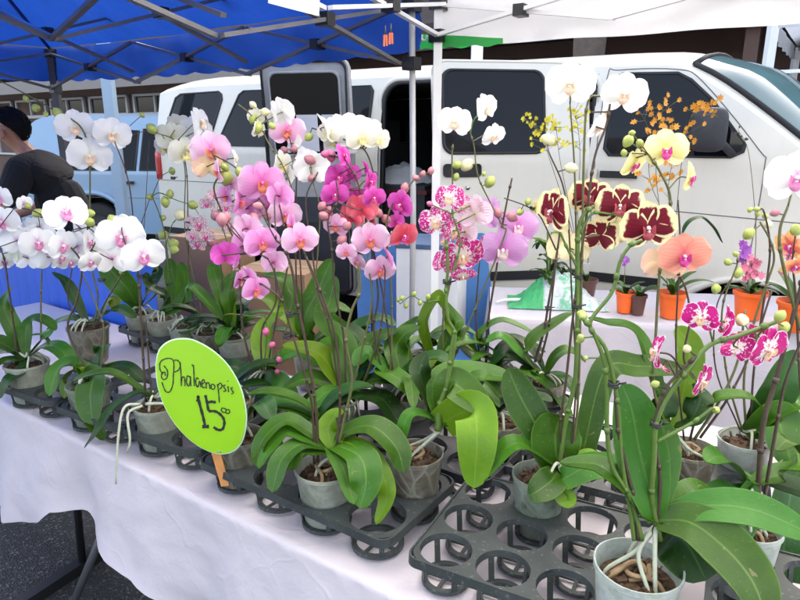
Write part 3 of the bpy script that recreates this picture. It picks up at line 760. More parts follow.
fw = [(3.98, 1.46), (4.60, 1.46), (4.66, 1.49), (4.665, 1.53), (4.47, 1.76), (4.36, 1.86), (4.29, 1.90), (4.00, 1.915), (3.96, 1.89), (3.945, 1.50)]
window('window', fw, van)
# front door seams, handle
for P in ([(3.90, .5), (3.89, 1.4), (3.90, 1.90), (3.96, 1.94), (4.28, 1.93), (4.42, 1.86), (4.74, 1.50), (4.78, 1.40), (4.77, .9)], [(3.86, 1.17), (5.5, 1.10)], [(.0, 1.17), (2.33, 1.17)]):
    P2 = catmull([(p[0], p[1], 0) for p in P], 5); m = MB(); m.tube([side(p.x, p.y, .001) for p in P2], .003, 5); build('panel_seam', m, M['seam'], van)
m = MB(); m.box((3.93, -.022, 1.325), (4.14, .0, 1.365), 0, VM); build('door_handle', m, M['rubber'], van, smooth=False)
for (s0, s1) in ((.02, .99), (1.91, 2.32), (3.9, 4.32), (5.24, 5.5)):
    m = MB(); m.grid(lambda u, v: side(s0 + (s1 - s0) * u, .69 + .055 * v, .014), 24, 1); m.grid(lambda u, v: side(s0 + (s1 - s0) * u, .745, .014 - .014 * v), 24, 1); m.grid(lambda u, v: side(s0 + (s1 - s0) * u, .69, .014 * v), 24, 1); build('body_moulding', m, M['rubber'], van)
# windscreen, mirror
m = MB()
def wsf(u, v):
    s = 4.34 + .64 * v; i0 = inset(zt(s)) + .05; w = u; y = i0 + (2 - 2 * i0) * w
    ww = (y - inset(zt(s))) / (2 - 2 * inset(zt(s))); return V(s + bow(s, ww) + .004, y, roofz(s, ww) + .009)
m.grid(wsf, 24, 10); ws = build('windshield', m, M['windshield'], van)
m = MB(); m.tube([wsf(0, k / 8) for k in range(9)], .017, 6); m.tube([wsf(k / 12, 0) for k in range(13)], .017, 6); m.tube([wsf(1, k / 8) for k in range(9)], .017, 6); m.tube([wsf(k / 12, 1) for k in range(13)], .015, 6); build('windshield_seal', m, M['rubber'], ws)
for a_, b_ in ((wsf(.1, .97), wsf(.3, .6)), (wsf(.5, .98), wsf(.68, .62))): m = MB(); m.tube([a_ + ZUP * .012, b_ + ZUP * .012], .008, 6); build('wiper', m, M['rubber'], ws)
mr = MB(); c = V(4.50, -.13, 1.60)
mr.grid(lambda u, v: c + VE * (.090 * (abs(math.cos(2 * math.pi * u)) ** .5 * (1 if math.cos(2 * math.pi * u) > 0 else -1)) * math.sin(math.pi * min(1, v * .5 + .0)) ) + ZUP * (.115 * (abs(math.sin(2 * math.pi * u)) ** .5 * (1 if math.sin(2 * math.pi * u) > 0 else -1)) * math.sin(math.pi * v * .5)) - VN * (.05 * math.cos(math.pi * v * .5)), 24, 8)
mr.tube([c, V(4.62, 0, 1.47)], .022, 8); build('mirror', mr, M['dark_trim'], van)
# wheels
for c in (1.45, 4.78):
    m = MB(); Mw = Matrix.Translation(V(c, .17, .355)) @ Matrix(((VE.x, VN.x, 0, 0), (VE.y, VN.y, 0, 0), (0, 0, 1, 0), (0, 0, 0, 1))) @ Matrix.Rotation(R(90), 4, 'X')
    m.lathe([(.2, -.11), (.33, -.115), (.355, -.08), (.355, .08), (.33, .115), (.2, .11)], (0, 0, 0), 32, 0, None, Mw)
    ty = build('wheel', m, M['tyre'], van); m = MB(); m.lathe([(.001, .06), (.06, .075), (.07, .05), (.16, .06), (.2, .1), (.205, .1)], (0, 0, 0), 28, 0, None, Mw); build('rim', m, M['chrome'], ty)
    m = MB(); m.tube([side(c + .435 * math.cos(a), .36 + .435 * math.sin(a), .005) for a in [math.pi * k / 24 for k in range(25)]], .024, 6); build('wheel_arch', m, M['van_white'], van)
    m = MB(); m.grid(lambda u, v: V(c + .5 * math.cos(math.pi * u), .06 + .5 * v, .3 + .5 * math.sin(math.pi * u)), 20, 2); m.grid(lambda u, v: V(c - .5 + u, .56, .1 + .75 * v), 2, 2); build('wheel_well', m, M['rubber'], van)
# rear light
m = MB(); m.grid(lambda u, v: side(-.012 + .075 * u, 1.175 + .25 * v, .018 * (math.sin(math.pi * u) ** .4) * (math.sin(math.pi * v) ** .3)), 8, 10)
m.grid(lambda u, v: V(-.014, .0 + .12 * u, 1.175 + .25 * v), 2, 6); build('tail_light', m, M['red_lens'], van)
m = MB(); m.box((-.12, .02, .42), (-.02, 1.98, .60), 0, VM); build('bumper', m, M['chrome'], van, smooth=False)
# ---- front cargo door, swung out
hz = side(3.88, 1.2); f0 = W(437, 58, 3.72); fdir = Vector((f0.x - hz.x, f0.y - hz.y, 0)); DW = fdir.length; fdir.normalize(); fn_ = Vector((fdir.y, -fdir.x, 0))
if fn_.y > 0: fn_ = -fn_                     # outward face looks at the camera
def D1(s, z, out=0.0): return Vector((hz.x, hz.y, 0)) + fdir * s + ZUP * z + fn_ * (out - .02 - max(0, (z - 1.44)) * .2)
def slab(fn, P, th):
    m = MB(); n = len(P)
    a = [m.vert(fn(s, z, 0)) for s, z in P]; b = [m.vert(fn(s, z, -th)) for s, z in P]
    m.face(a); m.face(b[::-1])
    for k in range(n): m.face((a[k], b[k], b[(k + 1) % n], a[(k + 1) % n]))
    return m
def slab_grid(fn, s0, s1, z0, z1, th, r=.1):
    m = MB(); P = []
    ns, nz = 16, 30
    def xy(u, v):
        s = s0 + (s1 - s0) * u; z = z0 + (z1 - z0) * v
        for cx, cz, sx, sz in ((s0 + r, z1 - r, -1, 1), (s1 - r, z1 - r, 1, 1), (s0 + r, z0 + r, -1, -1), (s1 - r, z0 + r, 1, -1)):
            if (s - cx) * sx > 0 and (z - cz) * sz > 0:
                d = Vector((s - cx, z - cz)); L = d.length; mx = max(abs(d.x), abs(d.y)); d = d * (mx / L) if L > 0 else d; s, z = cx + d.x, cz + d.y
        return s, z
    us = lambda u: u
    m.grid(lambda u, v: fn(*xy(u, v), 0), ns, nz); m.grid(lambda u, v: fn(*xy(u, v), -th), ns, nz)
    for e in range(4):
        m.grid(lambda u, v: fn(*xy(*((u, 0), (u, 1), (0, u), (1, u))[e]), -th * v), ns if e < 2 else nz, 1)
    return m
d1 = build('cargo_door', slab_grid(D1, .015, DW, .46, 1.995, .06, .07), M['van_white'], van, auto=35)
P = rr(DW * .32, DW * .935, 1.475, 1.93, .06)
m = MB(); ring(m, P, .02, .008, 0, D1); build('window_seal', m, M['rubber'], d1)
build('pane', pane(P, .005, D1), M['van_glass'], d1)
m = MB(); ring(m, rr(.03, DW - .014, .48, 1.98, .07), .016, .0035, 0, lambda s, z, o: D1(s, z, o * .3)); build('edge_fold', m, M['van_white'], d1)
hm = MB(); hp = rr(DW - .27, DW - .06, 1.335, 1.405, .02)
ring(hm, hp, .01, .012, 0, D1); q = pane(hp, .004, D1); o_ = len(hm.v); hm.v += q.v; hm.uv += q.uv; hm.f += [tuple(i + o_ for i in f) for f in q.f]; hm.m += q.m; build('door_handle', hm, M['rubber'], d1)
m = MB(); m.lathe([(.001, .006), (.013, .006), (.013, 0)], (0, 0, 0), 14, 0, None, Matrix.Translation(D1(DW - .2, 1.27, .003)) @ Vector((fn_.x, fn_.y, 0)).to_track_quat('Z', 'Y').to_matrix().to_4x4()); build('lock', m, M['chrome'], d1)
m = MB(); m.box((0, -.005, .0), (.05, .03, .075), 0, Matrix.Translation(side(3.86, 1.30, .02)) @ Matrix.Rotation(R(VA), 4, 'Z')); build('hinge', m, M['van_white'], d1, smooth=False); m = MB(); m.box((0, -.005, .0), (.05, .03, .075), 0, Matrix.Translation(side(3.86, .72, .02)) @ Matrix.Rotation(R(VA), 4, 'Z')); build('hinge', m, M['van_white'], d1, smooth=False)
for z0 in (.70,):
    m = MB(); m.grid(lambda u, v: D1(.03 + (DW - .05) * u, z0 + .055 * v, .012), 4, 1); m.grid(lambda u, v: D1(.03 + (DW - .05) * u, z0 + .055, .012 * (1 - v)), 4, 1); build('body_moulding', m, M['rubber'], d1)
# ---- rear cargo door, folded back with its inside showing
g0, g1 = W(263, 66, 4.50), W(351, 66, 4.36); gd = Vector((g1.x - g0.x, g1.y - g0.y, 0)); GW = gd.length; gd.normalize(); gn = Vector((gd.y, -gd.x, 0))
if gn.y > 0: gn = -gn
def D2(s, z, out=0.0): return Vector((g0.x, g0.y, 0)) + gd * s + ZUP * z + gn * (out + max(0, (z - 1.44)) * .12)
d2 = build('cargo_door', slab_grid(D2, 0, GW, .46, 2.045, .06, .05), M['grey_trim'], van, auto=35)
m = MB(); ring(m, rr(.02, GW - .02, .48, 2.025, .06), .022, .016, 0, D2); build('door_seal', m, M['rubber'], d2)
P = rr(.07, GW - .07, 1.44, 1.96, .05); m = MB(); ring(m, P, .02, .012, 0, D2); build('window_seal', m, M['grey_trim'], d2); build('pane', pane(P, .006, D2), M['van_glass'], d2)
for z0, z1, s0, s1 in ((.50, 1.15, .04, GW - .04),): 
    m = MB(); m.grid(lambda u, v: D2(s0 + (s1 - s0) * u, z0 + (z1 - z0) * v, .03), 6, 6); 
    for e in range(4): m.grid(lambda u, v: D2(*(lambda a, b: (s0 + (s1 - s0) * a, z0 + (z1 - z0) * b))(*((u, 0), (u, 1), (0, u), (1, u))[e]), .03 * v), 6, 1)
    m.box((.1, 0, 0), (GW - .12, .04, .05), 0, Matrix.Translation(D2(0, .98, .07)) @ Matrix.Rotation(math.atan2(gd.y, gd.x), 4, 'Z')); build('trim_panel', m, M['dark_trim'], d2, smooth=False)
for x, w, lab in ((.24, .15, 'white notice taped inside the rear cargo door window, left of two'), (.42, .17, 'white notice taped inside the rear cargo door window, right of two')):
    m = MB(); m.grid(lambda u, v: D2(x + w * u, 1.46 + .24 * v, .010 + .002 * math.sin(u * 3)), 4, 4); tag(build('paper_notice', m, M['paper']), lab, 'notice', 'notices taped to the van door window')
m = MB(); m.tube([D2(GW, 1.3, -.04), side(2.33, 1.3, .0)], .016, 6); build('hinge', m, M['grey_trim'], d2); m = MB(); m.tube([D2(GW, .80, -.04), side(2.33, .80, .0)], .016, 6); build('hinge', m, M['grey_trim'], d2)
# things inside the van
q = V(2.35, 1.0, 1.0)
m = MB(); a, b, c, d = V(3.0, 1.82, 1.50), V(3.55, 1.82, 1.50), V(3.55, 1.82, 1.84), V(3.0, 1.82, 1.84)
m.grid(lambda u, v: a.lerp(b, u).lerp(d.lerp(c, u), v) - VN * .004, 2, 2); tag(build('poster', m, M['paper']), 'grey-white sheet of paper pinned on the far wall inside the van', 'poster')
def heap(c, rx, ry, h, seed, rot=0):
    m = MB()
    def f(u, v):
        a = 2 * math.pi * u; r = v
        x, y = rx * r * math.cos(a), ry * r * math.sin(a)
        z = h * (1 - r ** 2) + .35 * h * noise.noise(Vector((x * 14, y * 14, seed))) * (1 - r * .6)
        return Vector(c) + Matrix.Rotation(rot, 3, 'Z') @ Vector((x, y, max(0, z)))
    m.grid(f, 40, 14); return m
q = W(402, 168, 5.1); tag(build('folded_shirts', heap((q.x, q.y, 1.2), .28, .22, .14, 3), simple('white_cotton', (.6, .6, .58), .8)), 'rumpled white cloth heaped inside the open van', 'cloth heap')
q = W(395, 190, 5.0); m = MB(); m.box((-.3, -.2, .58), (.32, .2, 1.2), 0, Matrix.Translation((q.x, q.y, 0)) @ Matrix.Rotation(R(-22), 4, 'Z'))
b = thing('dark_crate', 'dark crate standing inside the open van doorway', 'crate', (q.x, q.y, .58)); build('crate_body', m, M['dark_trim'], b, smooth=False)
m = MB(); m.box((-.32, -.22, 1.14), (.34, .22, 1.17), 0, Matrix.Translation((q.x, q.y, .0)) @ Matrix.Rotation(R(-22), 4, 'Z')); build('rim', m, simple('maroon_plastic', (.12, .02, .025), .5), b, smooth=False)

# ================================================================== LIGHT BLUE VEHICLE at the left
M['pale_blue'] = simple('pale_blue_car_paint', (.20, .31, .43), .28, var=.05, scale=2, coat=.6)
SO = Vector((-5.0, 8.3, 0)); SA = R(-5)
SE = Vector((math.cos(SA), math.sin(SA), 0)); SN = Vector((-SE.y, SE.x, 0))
def S(s, y, z): return SO + SE * s + SN * y + ZUP * z
suv = thing('estate_car', 'pale blue estate car with dark windows parked behind the rear of the white van', 'car', S(2.2, .9, 0))
def sin_(z): return .0 if z < 1.1 else .28 * (z - 1.1) / .65
def szt(s): return 1.78 - .25 * max(0, (.35 - s) / .35) ** 2 if s < 2.9 else (1.78 - .55 * min(1, (s - 2.9) / .8) if s < 3.7 else 1.2 - .18 * (s - 3.7) / .9)
m = MB(); SSs = [i * .1 for i in range(47)]
def sside(s, z, out=0, far=False): y = sin_(z) - out; return S(s, (1.8 - y) if far else y, z)
for far in (False, True):
    b = len(m.v); n = 30
    for s in SSs:
        for k in range(n + 1): m.vert(sside(s, .3 + (szt(s) - .3) * k / n, 0, far))
    for i in range(len(SSs) - 1):
        for k in range(n):
            sm = (SSs[i] + SSs[i + 1]) / 2; zm = .3 + (szt(sm) - .3) * (k + .5) / n
            if any((sm - c) ** 2 + (zm - .36) ** 2 < .45 ** 2 for c in (1.02, 3.75)): continue
            a = b + i * (n + 1) + k; m.face((a, a + n + 1, a + n + 2, a + 1))
m.grid(lambda u, v: S(4.6 * u, sin_(szt(4.6 * u)) + (1.8 - 2 * sin_(szt(4.6 * u))) * v, szt(4.6 * u) + .06 * math.sin(math.pi * v)), 46, 8)
for s in (0, 4.6): m.grid(lambda u, v: S(s, sin_(.3 + (szt(s) - .3) * v) * (1 - 2 * u) + 1.8 * u, .3 + (szt(s) - .3) * v), 4, 12)
build('body', m, M['pale_blue'], suv)
def swin(P):
    m = MB(); ring(m, P, .02, .012, 0, sside); w = build('window', m, M['rubber'], suv); build('pane', pane(P, .008, sside), M['van_glass'], w)
swin([(.62, 1.12), (1.62, 1.12), (1.62, 1.60), (1.0, 1.62), (.72, 1.52)]); swin([(1.70, 1.12), (2.55, 1.12), (2.55, 1.62), (1.70, 1.62)]); swin([(2.63, 1.12), (3.45, 1.12), (3.05, 1.62), (2.63, 1.62)])
for c in (1.02, 3.75):
    m = MB(); Mw = Matrix.Translation(S(c, .16, .345)) @ Matrix.Rotation(SA, 4, 'Z') @ Matrix.Rotation(R(90), 4, 'X')
    m.lathe([(.19, -.1), (.32, -.11), (.345, -.08), (.345, .08), (.32, .11), (.19, .1)], (0, 0, 0), 28, 0, None, Mw); w = build('wheel', m, M['tyre'], suv)
    m = MB(); m.lathe([(.001, .05), (.17, .06), (.2, .09)], (0, 0, 0), 24, 0, None, Mw); build('rim', m, M['chrome'], w)
    m = MB(); m.tube([sside(c + .47 * math.cos(a), .36 + .47 * math.sin(a), .012) for a in [math.pi * k / 24 for k in range(25)]], .035, 6); build('wheel_arch', m, M['pale_blue'], suv)
    m = MB(); m.grid(lambda u, v: S(c + .52 * math.cos(math.pi * u), .04 + .5 * v, .3 + .52 * math.sin(math.pi * u)), 20, 2); m.grid(lambda u, v: S(c - .52 + 1.04 * u, .54, .1 + .8 * v), 2, 2); build('wheel_well', m, M['rubber'], suv)
for s in (1.36, 2.3):
    m = MB(); m.bar(S(s, -.03, .96), S(s + .24, -.03, .96), .035); m.box((-.03, -.02, .92), (.03, .0, 1.0), 0, Matrix.Translation(S(s + .02, 0, 0)) @ Matrix.Rotation(SA, 4, 'Z')); build('door_handle', m, M['rubber'], suv, smooth=False)
for P in ([(1.66, .4), (1.66, 1.2)], [(2.6, .4), (2.6, 1.2)], [(.0, .78), (4.5, .74)]): m = MB(); m.tube([sside(a, b, .001) for a, b in P], .004, 5); build('panel_seam', m, M['seam'], suv)
m = MB(); m.grid(lambda u, v: sside(-.01 + .12 * u, .92 + .22 * v, .02), 2, 3); m.grid(lambda u, v: S(-.015, .2 * u, .92 + .22 * v), 2, 3); build('tail_light', m, M['red_lens'], suv)

# ================================================================== boxes, chairs, foam box in front of the van
M['card'] = simple('brown_cardboard', (.33, .19, .10), .8, var=.12, scale=5, bump=.15, bscale=40)
M['tape'] = simple('packing_tape', (.42, .29, .16), .3)
def carton(c, w, d, h, rot, lab):
    b = thing('cardboard_box', lab, 'box', c, 'cardboard boxes stacked behind the plants'); Mx = Matrix.Translation(c) @ Matrix.Rotation(R(rot), 4, 'Z')
    m = MB(); m.box((-w / 2, -d / 2, 0), (w / 2, d / 2, h), 0, Mx); build('carton', m, M['card'], b, smooth=False)
    m = MB(); m.box((-w / 2 - .001, -.03, h - .08), (w / 2 + .001, .03, h + .0015), 0, Mx); build('tape', m, M['tape'], b, smooth=False)
    m = MB(); m.box((-w / 2 - .004, -d / 2 - .004, h - .012), (w / 2 + .004, -d / 2, h + .002), 0, Mx); build('flap_edge', m, M['card'], b, smooth=False)
def xy(px, py, Y): q = W(px, py, Y); return q.x, q.y
x, y = xy(284, 290, 3.55); 
carton((x, y, 0), .46, .40, .40, -20, 'lowest cardboard box of the right stack, standing on the asphalt under another'); carton((x + .01, y, .403), .44, .38, .44, -18, 'brown cardboard box on top of the right stack behind the pink orchids')
x, y = xy(214, 260, 3.9)
carton((x, y, 0), .5, .4, .45, -30, 'lowest cardboard box of the left stack, under the one behind the pale orchids'); carton((x, y, .453), .36, .36, .52, -26, 'brown cardboard box on top of the left stack in front of the van tail')
M['chair_blue'] = simple('blue_chair_plastic', (.05, .17, .42), .5, var=.12)
def chair(px, Y, rot, lab, zt_=.9):
    q = W(px, 250, Y); c = Vector((q.x, q.y, 0)); b = thing('plastic_chair', lab, 'chair', c, 'blue chairs by the van'); Mx = Matrix.Translation(c) @ Matrix.Rotation(R(rot), 4, 'Z')
    m = MB(); m.grid(lambda u, v: Mx @ Vector(((u - .5) * (.42 - .1 * abs(v - .4)), .2 + .10 * v + .05 * (2 * u - 1) ** 2 * -1, .45 + (zt_ - .45) * v)), 10, 10)
    m.grid(lambda u, v: Mx @ Vector(((u - .5) * (.42 - .1 * abs(v - .4)), .225 + .10 * v + .05 * (2 * u - 1) ** 2 * -1, .45 + (zt_ - .45) * v)), 10, 10); build('backrest', m, M['chair_blue'], b)
    m = MB(); m.box((-.22, -.22, .42), (.22, .22, .45), 0, Mx); build('seat', m, M['chair_blue'], b, smooth=False)
    for sx in (-1, 1):
        for sy in (-1, 1):
            m = MB(); m.tube([Mx @ Vector((sx * .2, sy * .19, .42)), Mx @ Vector((sx * .24, sy * .24, 0))], .018, 8); build('leg', m, M['chair_blue'], b)
chair(383, 3.15, -15, 'blue chair mostly hidden behind the magenta orchids, left of the foam box', .98); chair(476, 3.25, 20, 'blue chair with angled backrest right of the foam box, below the open van door', 1.03)
q = W(432, 280, 3.3); b = thing('foam_box', 'tall white foam box with dark blue lid edge standing before the open van', 'box', (q.x, q.y, 0)); Mx = Matrix.Translation((q.x, q.y, 0)) @ Matrix.Rotation(R(-14), 4, 'Z')
m = MB(); m.box((-.16, -.15, 0), (.16, .2, 1.01), 0, Mx); build('box_body', m, simple('white_foam', (.66, .66, .64), .7, var=.08), b, smooth=False)
m = MB(); m.box((-.165, -.155, 1.012), (.165, .205, 1.035), 0, Mx); build('lid', m, simple('dark_blue_lid', (.05, .10, .2), .5), b, smooth=False)
# ================================================================== PERSON
def skin_body(name, joints, edges, mat, parent, sub=2):
    me = bpy.data.meshes.new(name); o = parent.location
    me.from_pydata([Vector(j[:3]) - o for j in joints], edges, []); ob = bpy.data.objects.new(name, me); COL.objects.link(ob); ob.parent = parent
    me.materials.append(mat); ob.modifiers.new('Skin', 'SKIN'); sm = ob.modifiers.new('Subdivision', 'SUBSURF'); sm.levels = sub; sm.render_levels = sub
    for k, j in enumerate(joints):
        r = j[3]; me.skin_vertices[0].data[k].radius = r if isinstance(r, tuple) else (r, r)
    me.skin_vertices[0].data[0].use_root = True
    return ob
hc = W(8, 132, 3.95); hx, hy, hz_ = hc.x, hc.y, hc.z          # head centre
pr = thing('person', 'dark-haired man in a black T-shirt looking down behind the blue counter', 'person', (hx + .22, hy + .05, 0))
M['skin'] = simple('tan_skin', (.36, .17, .10), .5, var=.12, scale=10)
M['tshirt'] = simple('black_tshirt_cotton', (.005, .005, .006), .95, var=.3, bump=.2, bscale=30)
M['hair'] = simple('black_hair', (.004, .0035, .003), .75, bump=.8, bscale=160, spec=.2)
M['denim'] = simple('dark_trousers', (.02, .022, .03), .8)
px_, py_ = hx + .30, hy + .06
J = [(px_, py_, .95, .09), (px_ - .05, py_, 1.12, .08), (px_ - .12, py_, 1.30, .08), (hx + .11, hy + .03, 1.40, (.06, .05)), (hx + .075, hy + .02, 1.48, .055), (hx + .035, hy + .01, hz_ - .055, .055),
     (hx + .01, hy, hz_ + .0, (.082, .088)), (hx + .0, hy, hz_ + .065, (.075, .08)),
     (px_ - .17, hy - .15, 1.36, .045), (px_ - .28, hy - .20, 1.13, .04), (px_ - .48, hy - .16, 1.06, .033), (px_ - .56, hy - .15, 1.06, .026),
     (px_ - .15, hy + .20, 1.36, .045), (px_ - .26, hy + .25, 1.13, .04), (px_ - .46, hy + .2, 1.06, .033), (px_ - .54, hy + .18, 1.06, .026),
     (px_, py_ - .09, .86, .09), (px_ - .02, py_ - .1, .48, .06), (px_ + .01, py_ - .1, .09, .042), (px_ - .13, py_ - .11, .045, .035),
     (px_, py_ + .09, .86, .09), (px_ + .02, py_ + .1, .48, .06), (px_ + .05, py_ + .1, .09, .042), (px_ - .09, py_ + .11, .045, .035)]
E_ = [(0, 1), (1, 2), (2, 3), (3, 4), (4, 5), (5, 6), (6, 7), (3, 8), (8, 9), (9, 10), (10, 11), (3, 12), (12, 13), (13, 14), (14, 15), (0, 16), (16, 17), (17, 18), (18, 19), (0, 20), (20, 21), (21, 22), (22, 23)]
for sgn, w in ((-1, 11), (1, 15)):            # fingers
    for k in range(5):
        b = len(J); wx, wy, wz, _ = J[w]; dy = (k - 1.5) * .02
        J += [(wx - .04, wy + dy, wz - .005, .011), (wx - .08 + .01 * abs(k - 1.5), wy + dy * 1.15, wz - .03, .009), (wx - .095 + .012 * abs(k - 1.5), wy + dy * 1.15, wz - .055, .008)]
        E_ += [(w, b), (b, b + 1), (b + 1, b + 2)]
skin_body('body', J, E_, M['skin'], pr)
TJ = [(px_ + .01, py_, .86, .165), (px_ - .04, py_, 1.08, .165), (px_ - .10, py_, 1.26, .165), (hx + .13, hy + .03, 1.39, .12), (hx + .09, hy + .022, 1.455, .068),
      (px_ - .17, hy - .15, 1.36, .10), (px_ - .27, hy - .20, 1.15, .07), (px_ - .15, hy + .20, 1.36, .10), (px_ - .25, hy + .24, 1.15, .07)]
skin_body('shirt', TJ, [(0, 1), (1, 2), (2, 3), (3, 4), (3, 5), (5, 6), (3, 7), (7, 8)], M['tshirt'], pr)
skin_body('trousers', [(px_, py_, .93, (.155, .135))] + [(a, b, c, r + .025) for a, b, c, r in (J[16], J[17], J[18], J[20], J[21], J[22])], [(0, 1), (1, 2), (2, 3), (0, 4), (4, 5), (5, 6)], M['denim'], pr)
m = MB()
Mh = Matrix.Translation((hx + .022, hy + .002, hz_ + .035)) @ Matrix.Rotation(R(14), 4, 'Y')
def hairf(u, v):
    a = 2 * math.pi * u; ph = v * (1.45 + .55 * math.cos(a) ** 3 * (1 if True else 0) + .30 * math.cos(a)); r = 1 + .02 * noise.noise(Vector((u * 40, v * 9, 0)))
    return Mh @ Vector((.112 * r * math.sin(ph) * math.cos(a), .095 * r * math.sin(ph) * math.sin(a), .108 * r * math.cos(ph)))
m.grid(hairf, 40, 14)
rh = random.Random(5)
for k in range(900):
    u, v = rh.random(), rh.random() ** .6; p = hairf(u, v); c0_ = Mh @ Vector((0, 0, 0)); d = (p - c0_).normalized(); tdir = ((-ZUP + Vector((.35, 0, 0))) - d * (-ZUP + Vector((.35, 0, 0))).dot(d) + Vector((rh.uniform(-1, 1), rh.uniform(-1, 1), rh.uniform(-1, 1))) * .12 + d * .08).normalized()
    s_ = tdir.cross(d).normalized() * .0022; e = p + tdir * rh.uniform(.010, .020) + d * .001
    b = m.vert(p + s_ - d * .004); m.vert(p - s_ - d * .004); m.vert(p.lerp(e, .55) + d * .002); m.vert(e); m.face((b, b + 1, b + 2)); m.face((b, b + 2, b + 3))
build('hair', m, M['hair'], pr)
m = MB()
for sg in (-1, 1): m.ball((hx + .012, hy + sg * .088, hz_ - .012), (.018, .010, .032), 10, 8)
build('ear', m, M['skin'], pr)
m = MB(); m.tube(catmull([(hx - .078, hy, hz_ + .01), (hx - .105, hy, hz_ - .03), (hx - .08, hy, hz_ - .042)], 4), lambda t: .010 + .008 * math.sin(math.pi * t), 8); build('nose', m, M['skin'], pr)
m = MB()
for sg in (-1, 1): m.ball((hx - .075, hy + sg * .032, hz_ + .008), (.008, .013, .006), 8, 6)
build('eye', m, M['hair'], pr)
m = MB(); m.tube([(hx - .082, hy - .024, hz_ - .065), (hx - .090, hy, hz_ - .063), (hx - .082, hy + .024, hz_ - .065)], .006, 6); build('mouth', m, simple('lips', (.30, .10, .08), .5), pr)

# ================================================================== ORCHID FLOWERS
def flower_meshes(kind, petal, lip, seed, style='phal'):
    r = random.Random(seed); m = MB()
    def petal_geo(th, L, Wd, c, base, cup, curl, z0, m, mi=0, pw=.5, nu=8, nv=9):
        dx, dy = math.cos(th), math.sin(th); rip = r.uniform(.6, 1.3); ph = r.uniform(0, 6)
        def f(u, v):
            uu = 2 * u - 1; t = max(.0, v)
            if t < c: hw = base + (1 - base) * math.sin(t / c * math.pi / 2) ** .9
            else: hw = max(0.0, 1 - ((t - c) / (1 - c)) ** 2) ** pw
            x = uu * hw * Wd; y = L * (t - .12 * uu * uu * (1 - t) * 0)
            z = z0 + cup * (uu * hw) ** 2 + curl * t * t + .035 * rip * math.sin(3.1 * uu + ph + 4 * t) * t
            return (dx * y - dy * x, dy * y + dx * x, z)
        m.grid(f, nu, nv, mi)
    j = lambda a: r.uniform(-a, a)
    if style == 'phal':
        for th in (90 + j(5), 216 + j(6), 324 + j(6)): petal_geo(R(th), .90 + j(.05), .36 + j(.03), .55, .30, .10, -.10 + j(.08), -.05, m)
        for th in (12 + j(5), 168 + j(5)): petal_geo(R(th), 1.0 + j(.03), .62 + j(.05), .55, .22, -.10 + j(.05), .06 + j(.1), .02, m, 0, .42)
    else:                                   # star-like, narrower petals
        for th in (90 + j(5), 212 + j(6), 328 + j(6)): petal_geo(R(th), .95 + j(.05), .34 + j(.03), .5, .35, .12, -.06 + j(.1), -.05, m)
        for th in (18 + j(5), 162 + j(5)): petal_geo(R(th), .95 + j(.03), .46 + j(.04), .5, .30, .05 + j(.05), -.02 + j(.1), .02, m)
    me = mesh_of(kind + '_petals', m, [petal])
    q = MB()
    # column, side lobes, mid lobe
    q.ball((0, .02, .12), (.075, .085, .13), 8, 6, 1)
    for sg in (-1, 1):
        def f(u, v, sg=sg):
            a = v * 1.9; w = (.05 + .12 * math.sin(math.pi * min(1, v * 1.02))) * (u - .5) * 2
            return (sg * (.06 + .15 * math.sin(a)), -.10 + w + .10 * v, .10 + .22 * v - .05 * v * v)
        q.grid(f, 4, 6, 0)
    def f(u, v):
        uu = 2 * u - 1; w = (.05 + .15 * math.sin(math.pi * min(1, v ** .8 * .93)))
        return (uu * w, -.08 - .34 * v, .10 + .24 * v - .22 * v * v - .06 * uu * uu)
    q.grid(f, 4, 7, 0); q.ball((0, -.09, .19), (.05, .04, .04), 8, 5, 1)
    for sg in (-1, 1): q.tube(catmull([(sg * .05, -.40, .14), (sg * .10, -.48, .15), (sg * .15, -.46, .22)], 3), .010, 4)
    return me, mesh_of(kind + '_lip', q, list(lip))
def mesh_of(name, mb, mats):
    me = bpy.data.meshes.new(name); me.from_pydata(mb.v, [], mb.f)
    for x in mats: me.materials.append(x)
    me.polygons.foreach_set('material_index', mb.m); me.polygons.foreach_set('use_smooth', [True] * len(me.polygons))
    uvl = me.uv_layers.new(name='UVMap')
    for l in me.loops: uvl.data[l.index].uv = mb.uv[l.vertex_index]
    me.update(); return me
KIND = dict(white=('white', 'white', 'phal'), cream=('cream', 'yellow', 'phal'), whtM=('whtM', 'magsoft', 'phal'), pink=('pink', 'magor', 'phal'), pale=('pale', 'magor', 'phal'), mag=('mag', 'mag', 'phal'),
            coral=('coral', 'mag', 'phal'), spot=('spot', 'cream', 'phal'), spotR=('spotR', 'cream', 'phal'), spotlt=('spotlt', 'cream', 'phal'), lav=('lav', 'pinkwhite', 'phal'), harl=('harl', 'dark', 'phal'), harlb=('harlb', 'cream', 'phal'),
            yel=('yel', 'mag', 'phal'), peach=('peach', 'mag', 'phal'), peachb=('peachb', 'cream', 'phal'), mini=('mini', 'mag', 'star'), redy=('redy', 'mag', 'star'))
FM = {}
def fmesh(kind, k):
    if (kind, k) not in FM: 
        p, l, st = KIND[kind]; FM[(kind, k)] = flower_meshes(kind, PET[p], LIP[l], hash(kind) % 1 + k * 31 + sum(map(ord, kind)), st)
    return FM[(kind, k)]
